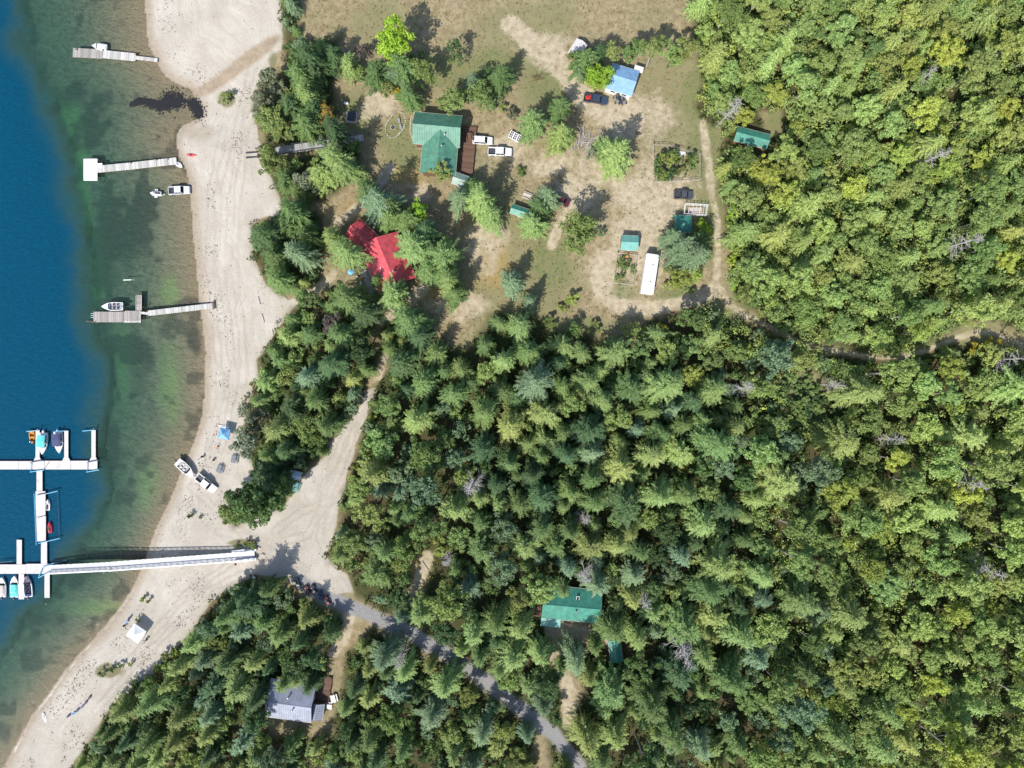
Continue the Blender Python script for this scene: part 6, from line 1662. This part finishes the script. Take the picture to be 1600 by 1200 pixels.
for i in range(64):
    x, y = random.gauss(-0.8, 1.9), random.gauss(-0.8, 1.6); a = random.gauss(0.9, 0.5); L = random.uniform(1.5, 4.2)
    MB().tube((x, y, random.uniform(0.05, 0.3)), (x + math.cos(a) * L, y + math.sin(a) * L, random.uniform(0.1, 0.7)), random.uniform(0.07, 0.16), 0.04, n=6).build('branch', DEAD, o)
o = thing('brush_heap', 'brown brush heap in the upper meadow', 'brush heap', G(841, 121))
for i in range(26):
    a = random.uniform(0, 6.28); L = random.uniform(0.8, 1.9); x, y = random.gauss(0, 0.6), random.gauss(0, 0.5)
    MB().tube((x, y, 0.1), (x + math.cos(a) * L, y + math.sin(a) * L, random.uniform(0.1, 0.8)), 0.05, 0.02, n=5).build('branch', LOG, o)
# rocks at the gangway head and bins
for i, (x, y, s, lb) in enumerate([(411, 867, 0.5, 'grey boulder at the gangway head, lower one'), (405, 856, 0.45, 'grey boulder at the gangway head, upper one'), (404, 876, 0.35, 'small grey rock below the gangway head'), (393, 875, 0.3, 'small rock under the gangway end panel')]):
    o = tag(bpy.data.objects.new('boulder', STONES[i]), lb, 'boulder', 'boulders at the gangway head'); COL.objects.link(o); o.location = G(x, y) + Vector((0, 0, s * 0.25)); o.scale = (s * 1.3, s, s)
def bin_(px, py, col, label):
    o = thing('waste_bin', label, 'bin', G(px, py, 0.5), random.uniform(0, 1), 'bins by the road')
    MB().box((0, 0, 0.48), (0.62, 0.62, 0.9), taper=1.15).build('bin_body', col, o); MB().box((0, 0, 0.97), (0.78, 0.78, 0.08)).build('lid', DARK if col is WHITE else WHITE, o)
    for s in (-1, 1): MB().tube((-0.3, s * 0.3, 0.1), (-0.3, s * 0.36, 0.1), 0.1, n=8).build('wheel', BLACK, o)
bin_(393, 899, WHITE, 'white waste bin at the tree edge below the gangway head'); bin_(397, 902, DARK, 'dark waste bin beside the white bin below the gangway')
o = thing('red_marker', 'red marker cone below the gangway shore end', 'cone', G(368, 882)); MB().box((0, 0, 0.03), (0.5, 0.5, 0.06)).build('base', DARK, o); MB().tube((0, 0, 0.05), (0, 0, 0.75), 0.2, 0.03, n=10).build('cone_body', paint('red_cone', (0.7, 0.06, 0.04), 0.5), o)
o = thing('swim_noodle', 'white floating pole above the weathered T-shaped dock', 'float', at(199, 437.5, 0.05)); MB().tube((-1.0, 0, 0.02), (1.0, 0.05, 0.02), 0.09, n=8).build('float_tube', BRIGHT, o); MB().tube((1.0, 0.05, 0.02), (1.7, 0.02, 0.0), 0.03, n=6).build('rope', WHITE, o)
# driftwood logs
for i, (x, y, dx, dy, L, lb) in enumerate([(248, 825, 12, -8, 1.8, 'short drift log at the waterline above the gangway'), (240, 864, 0, 0, 0, ''), (185, 962, 10, -9, 2.4, 'thin drift log at the lower waterline'), (405, 470, 2, 10, 2.0, 'drift log on sand left of the red cabin path'), (411, 497, 2, 8, 2.2, 'drift log on the beach below the red cabin path'), (665, 885, 6, 9, 3.0, 'fallen log in the golden grass gap in the forest'), (600, 558, 8, 16, 3.6, 'pale fallen log by the small forest path')]):
    if not L: continue
    o = tag(MB().tube((-L / 2, 0, 0.12), (L / 2, 0.1, 0.14), 0.12, 0.08, n=8).build('drift_log', DEAD), lb, 'log', 'drift logs'); o.location = G(x, y); o.rotation_euler = (0, 0, ang(dx, dy))
# dark floating debris mat in the bay and beach litter of pebbles
r3 = np.random.default_rng(9)
path_ = np.array([(204, 164, 2.5), (215, 159, 4), (228, 159, 4), (240, 163, 5), (252, 166, 7), (262, 160, 11), (270, 155, 13), (282, 158, 8), (295, 162, 5), (304, 160, 8), (309, 172, 9), (312, 180, 7)], float)
def tri_scatter(name, label, pts, size, mat, z, cat):
    n = len(pts); a = r3.uniform(0, 6.28, n); s = size * r3.uniform(0.5, 1.5, n)
    co = np.empty((n, 4, 3))
    for k, (ra, el) in enumerate(((0, 1), (1.57, 0.5), (3.14, 1), (4.71, 0.5))):
        co[:, k, 0] = pts[:, 0] + np.cos(a + ra) * s * el; co[:, k, 1] = pts[:, 1] + np.sin(a + ra) * s * el; co[:, k, 2] = pts[:, 2] + z + r3.uniform(0, 0.05, n)
    ob = bpy.data.objects.new(name, fast_mesh(name, co.reshape(-1, 3), np.arange(4 * n).reshape(-1, 4), mat)); COL.objects.link(ob); ob['kind'] = 'stuff'; ob['label'] = label; ob['category'] = cat
pp = []
for k in range(3600):
    t = r3.uniform(0, len(path_) - 1.001); i = int(t); q = path_[i] + (path_[i + 1] - path_[i]) * (t - i)
    if 280 < q[0] < 300 and r3.random() < 0.75: continue
    w = at(q[0] + r3.normal(0, 0.58) * q[2], q[1] + r3.normal(0, 0.58) * q[2], 0); z = max(ground_z(w.x, w.y), 0.0); pp.append((w.x, w.y, z))
tri_scatter('floating_debris', 'dark mat of floating bark and weed in the upper bay', np.array(pp), 0.24, paint('wet_bark', (0.014, 0.014, 0.018), 1.0), 0.01, 'floating debris')
pp = []
edge_sel = (sand > 0.5) & land & (np.abs(GY) < 98) & (GX < -30)
wgt = edge_sel * (0.035 + 1.5 * np.exp(-((ds - 5 - 4 * n1) / 2.0) ** 2) * (vnoise(GX, GY, 4, 33) > 0.6) + 1.2 * np.exp(-((ds - 14 - 6 * n1) / 2.5) ** 2) * (vnoise(GX, GY, 5, 34) > 0.62))
wgt = (wgt / wgt.sum()).ravel(); ch = r3.choice(len(wgt), 1700, p=wgt)
tri_scatter('beach_litter', 'dark specks of driftwood chips and pebbles on the sand', np.stack([GX.ravel()[ch] + r3.uniform(-0.3, 0.3, 1700), GY.ravel()[ch] + r3.uniform(-0.3, 0.3, 1700), GZ.ravel()[ch]], -1), 0.17, paint('drift_chips', (0.10, 0.085, 0.065), 0.9), 0.02, 'beach litter')
print('OBJECTS', len(bpy.data.objects))
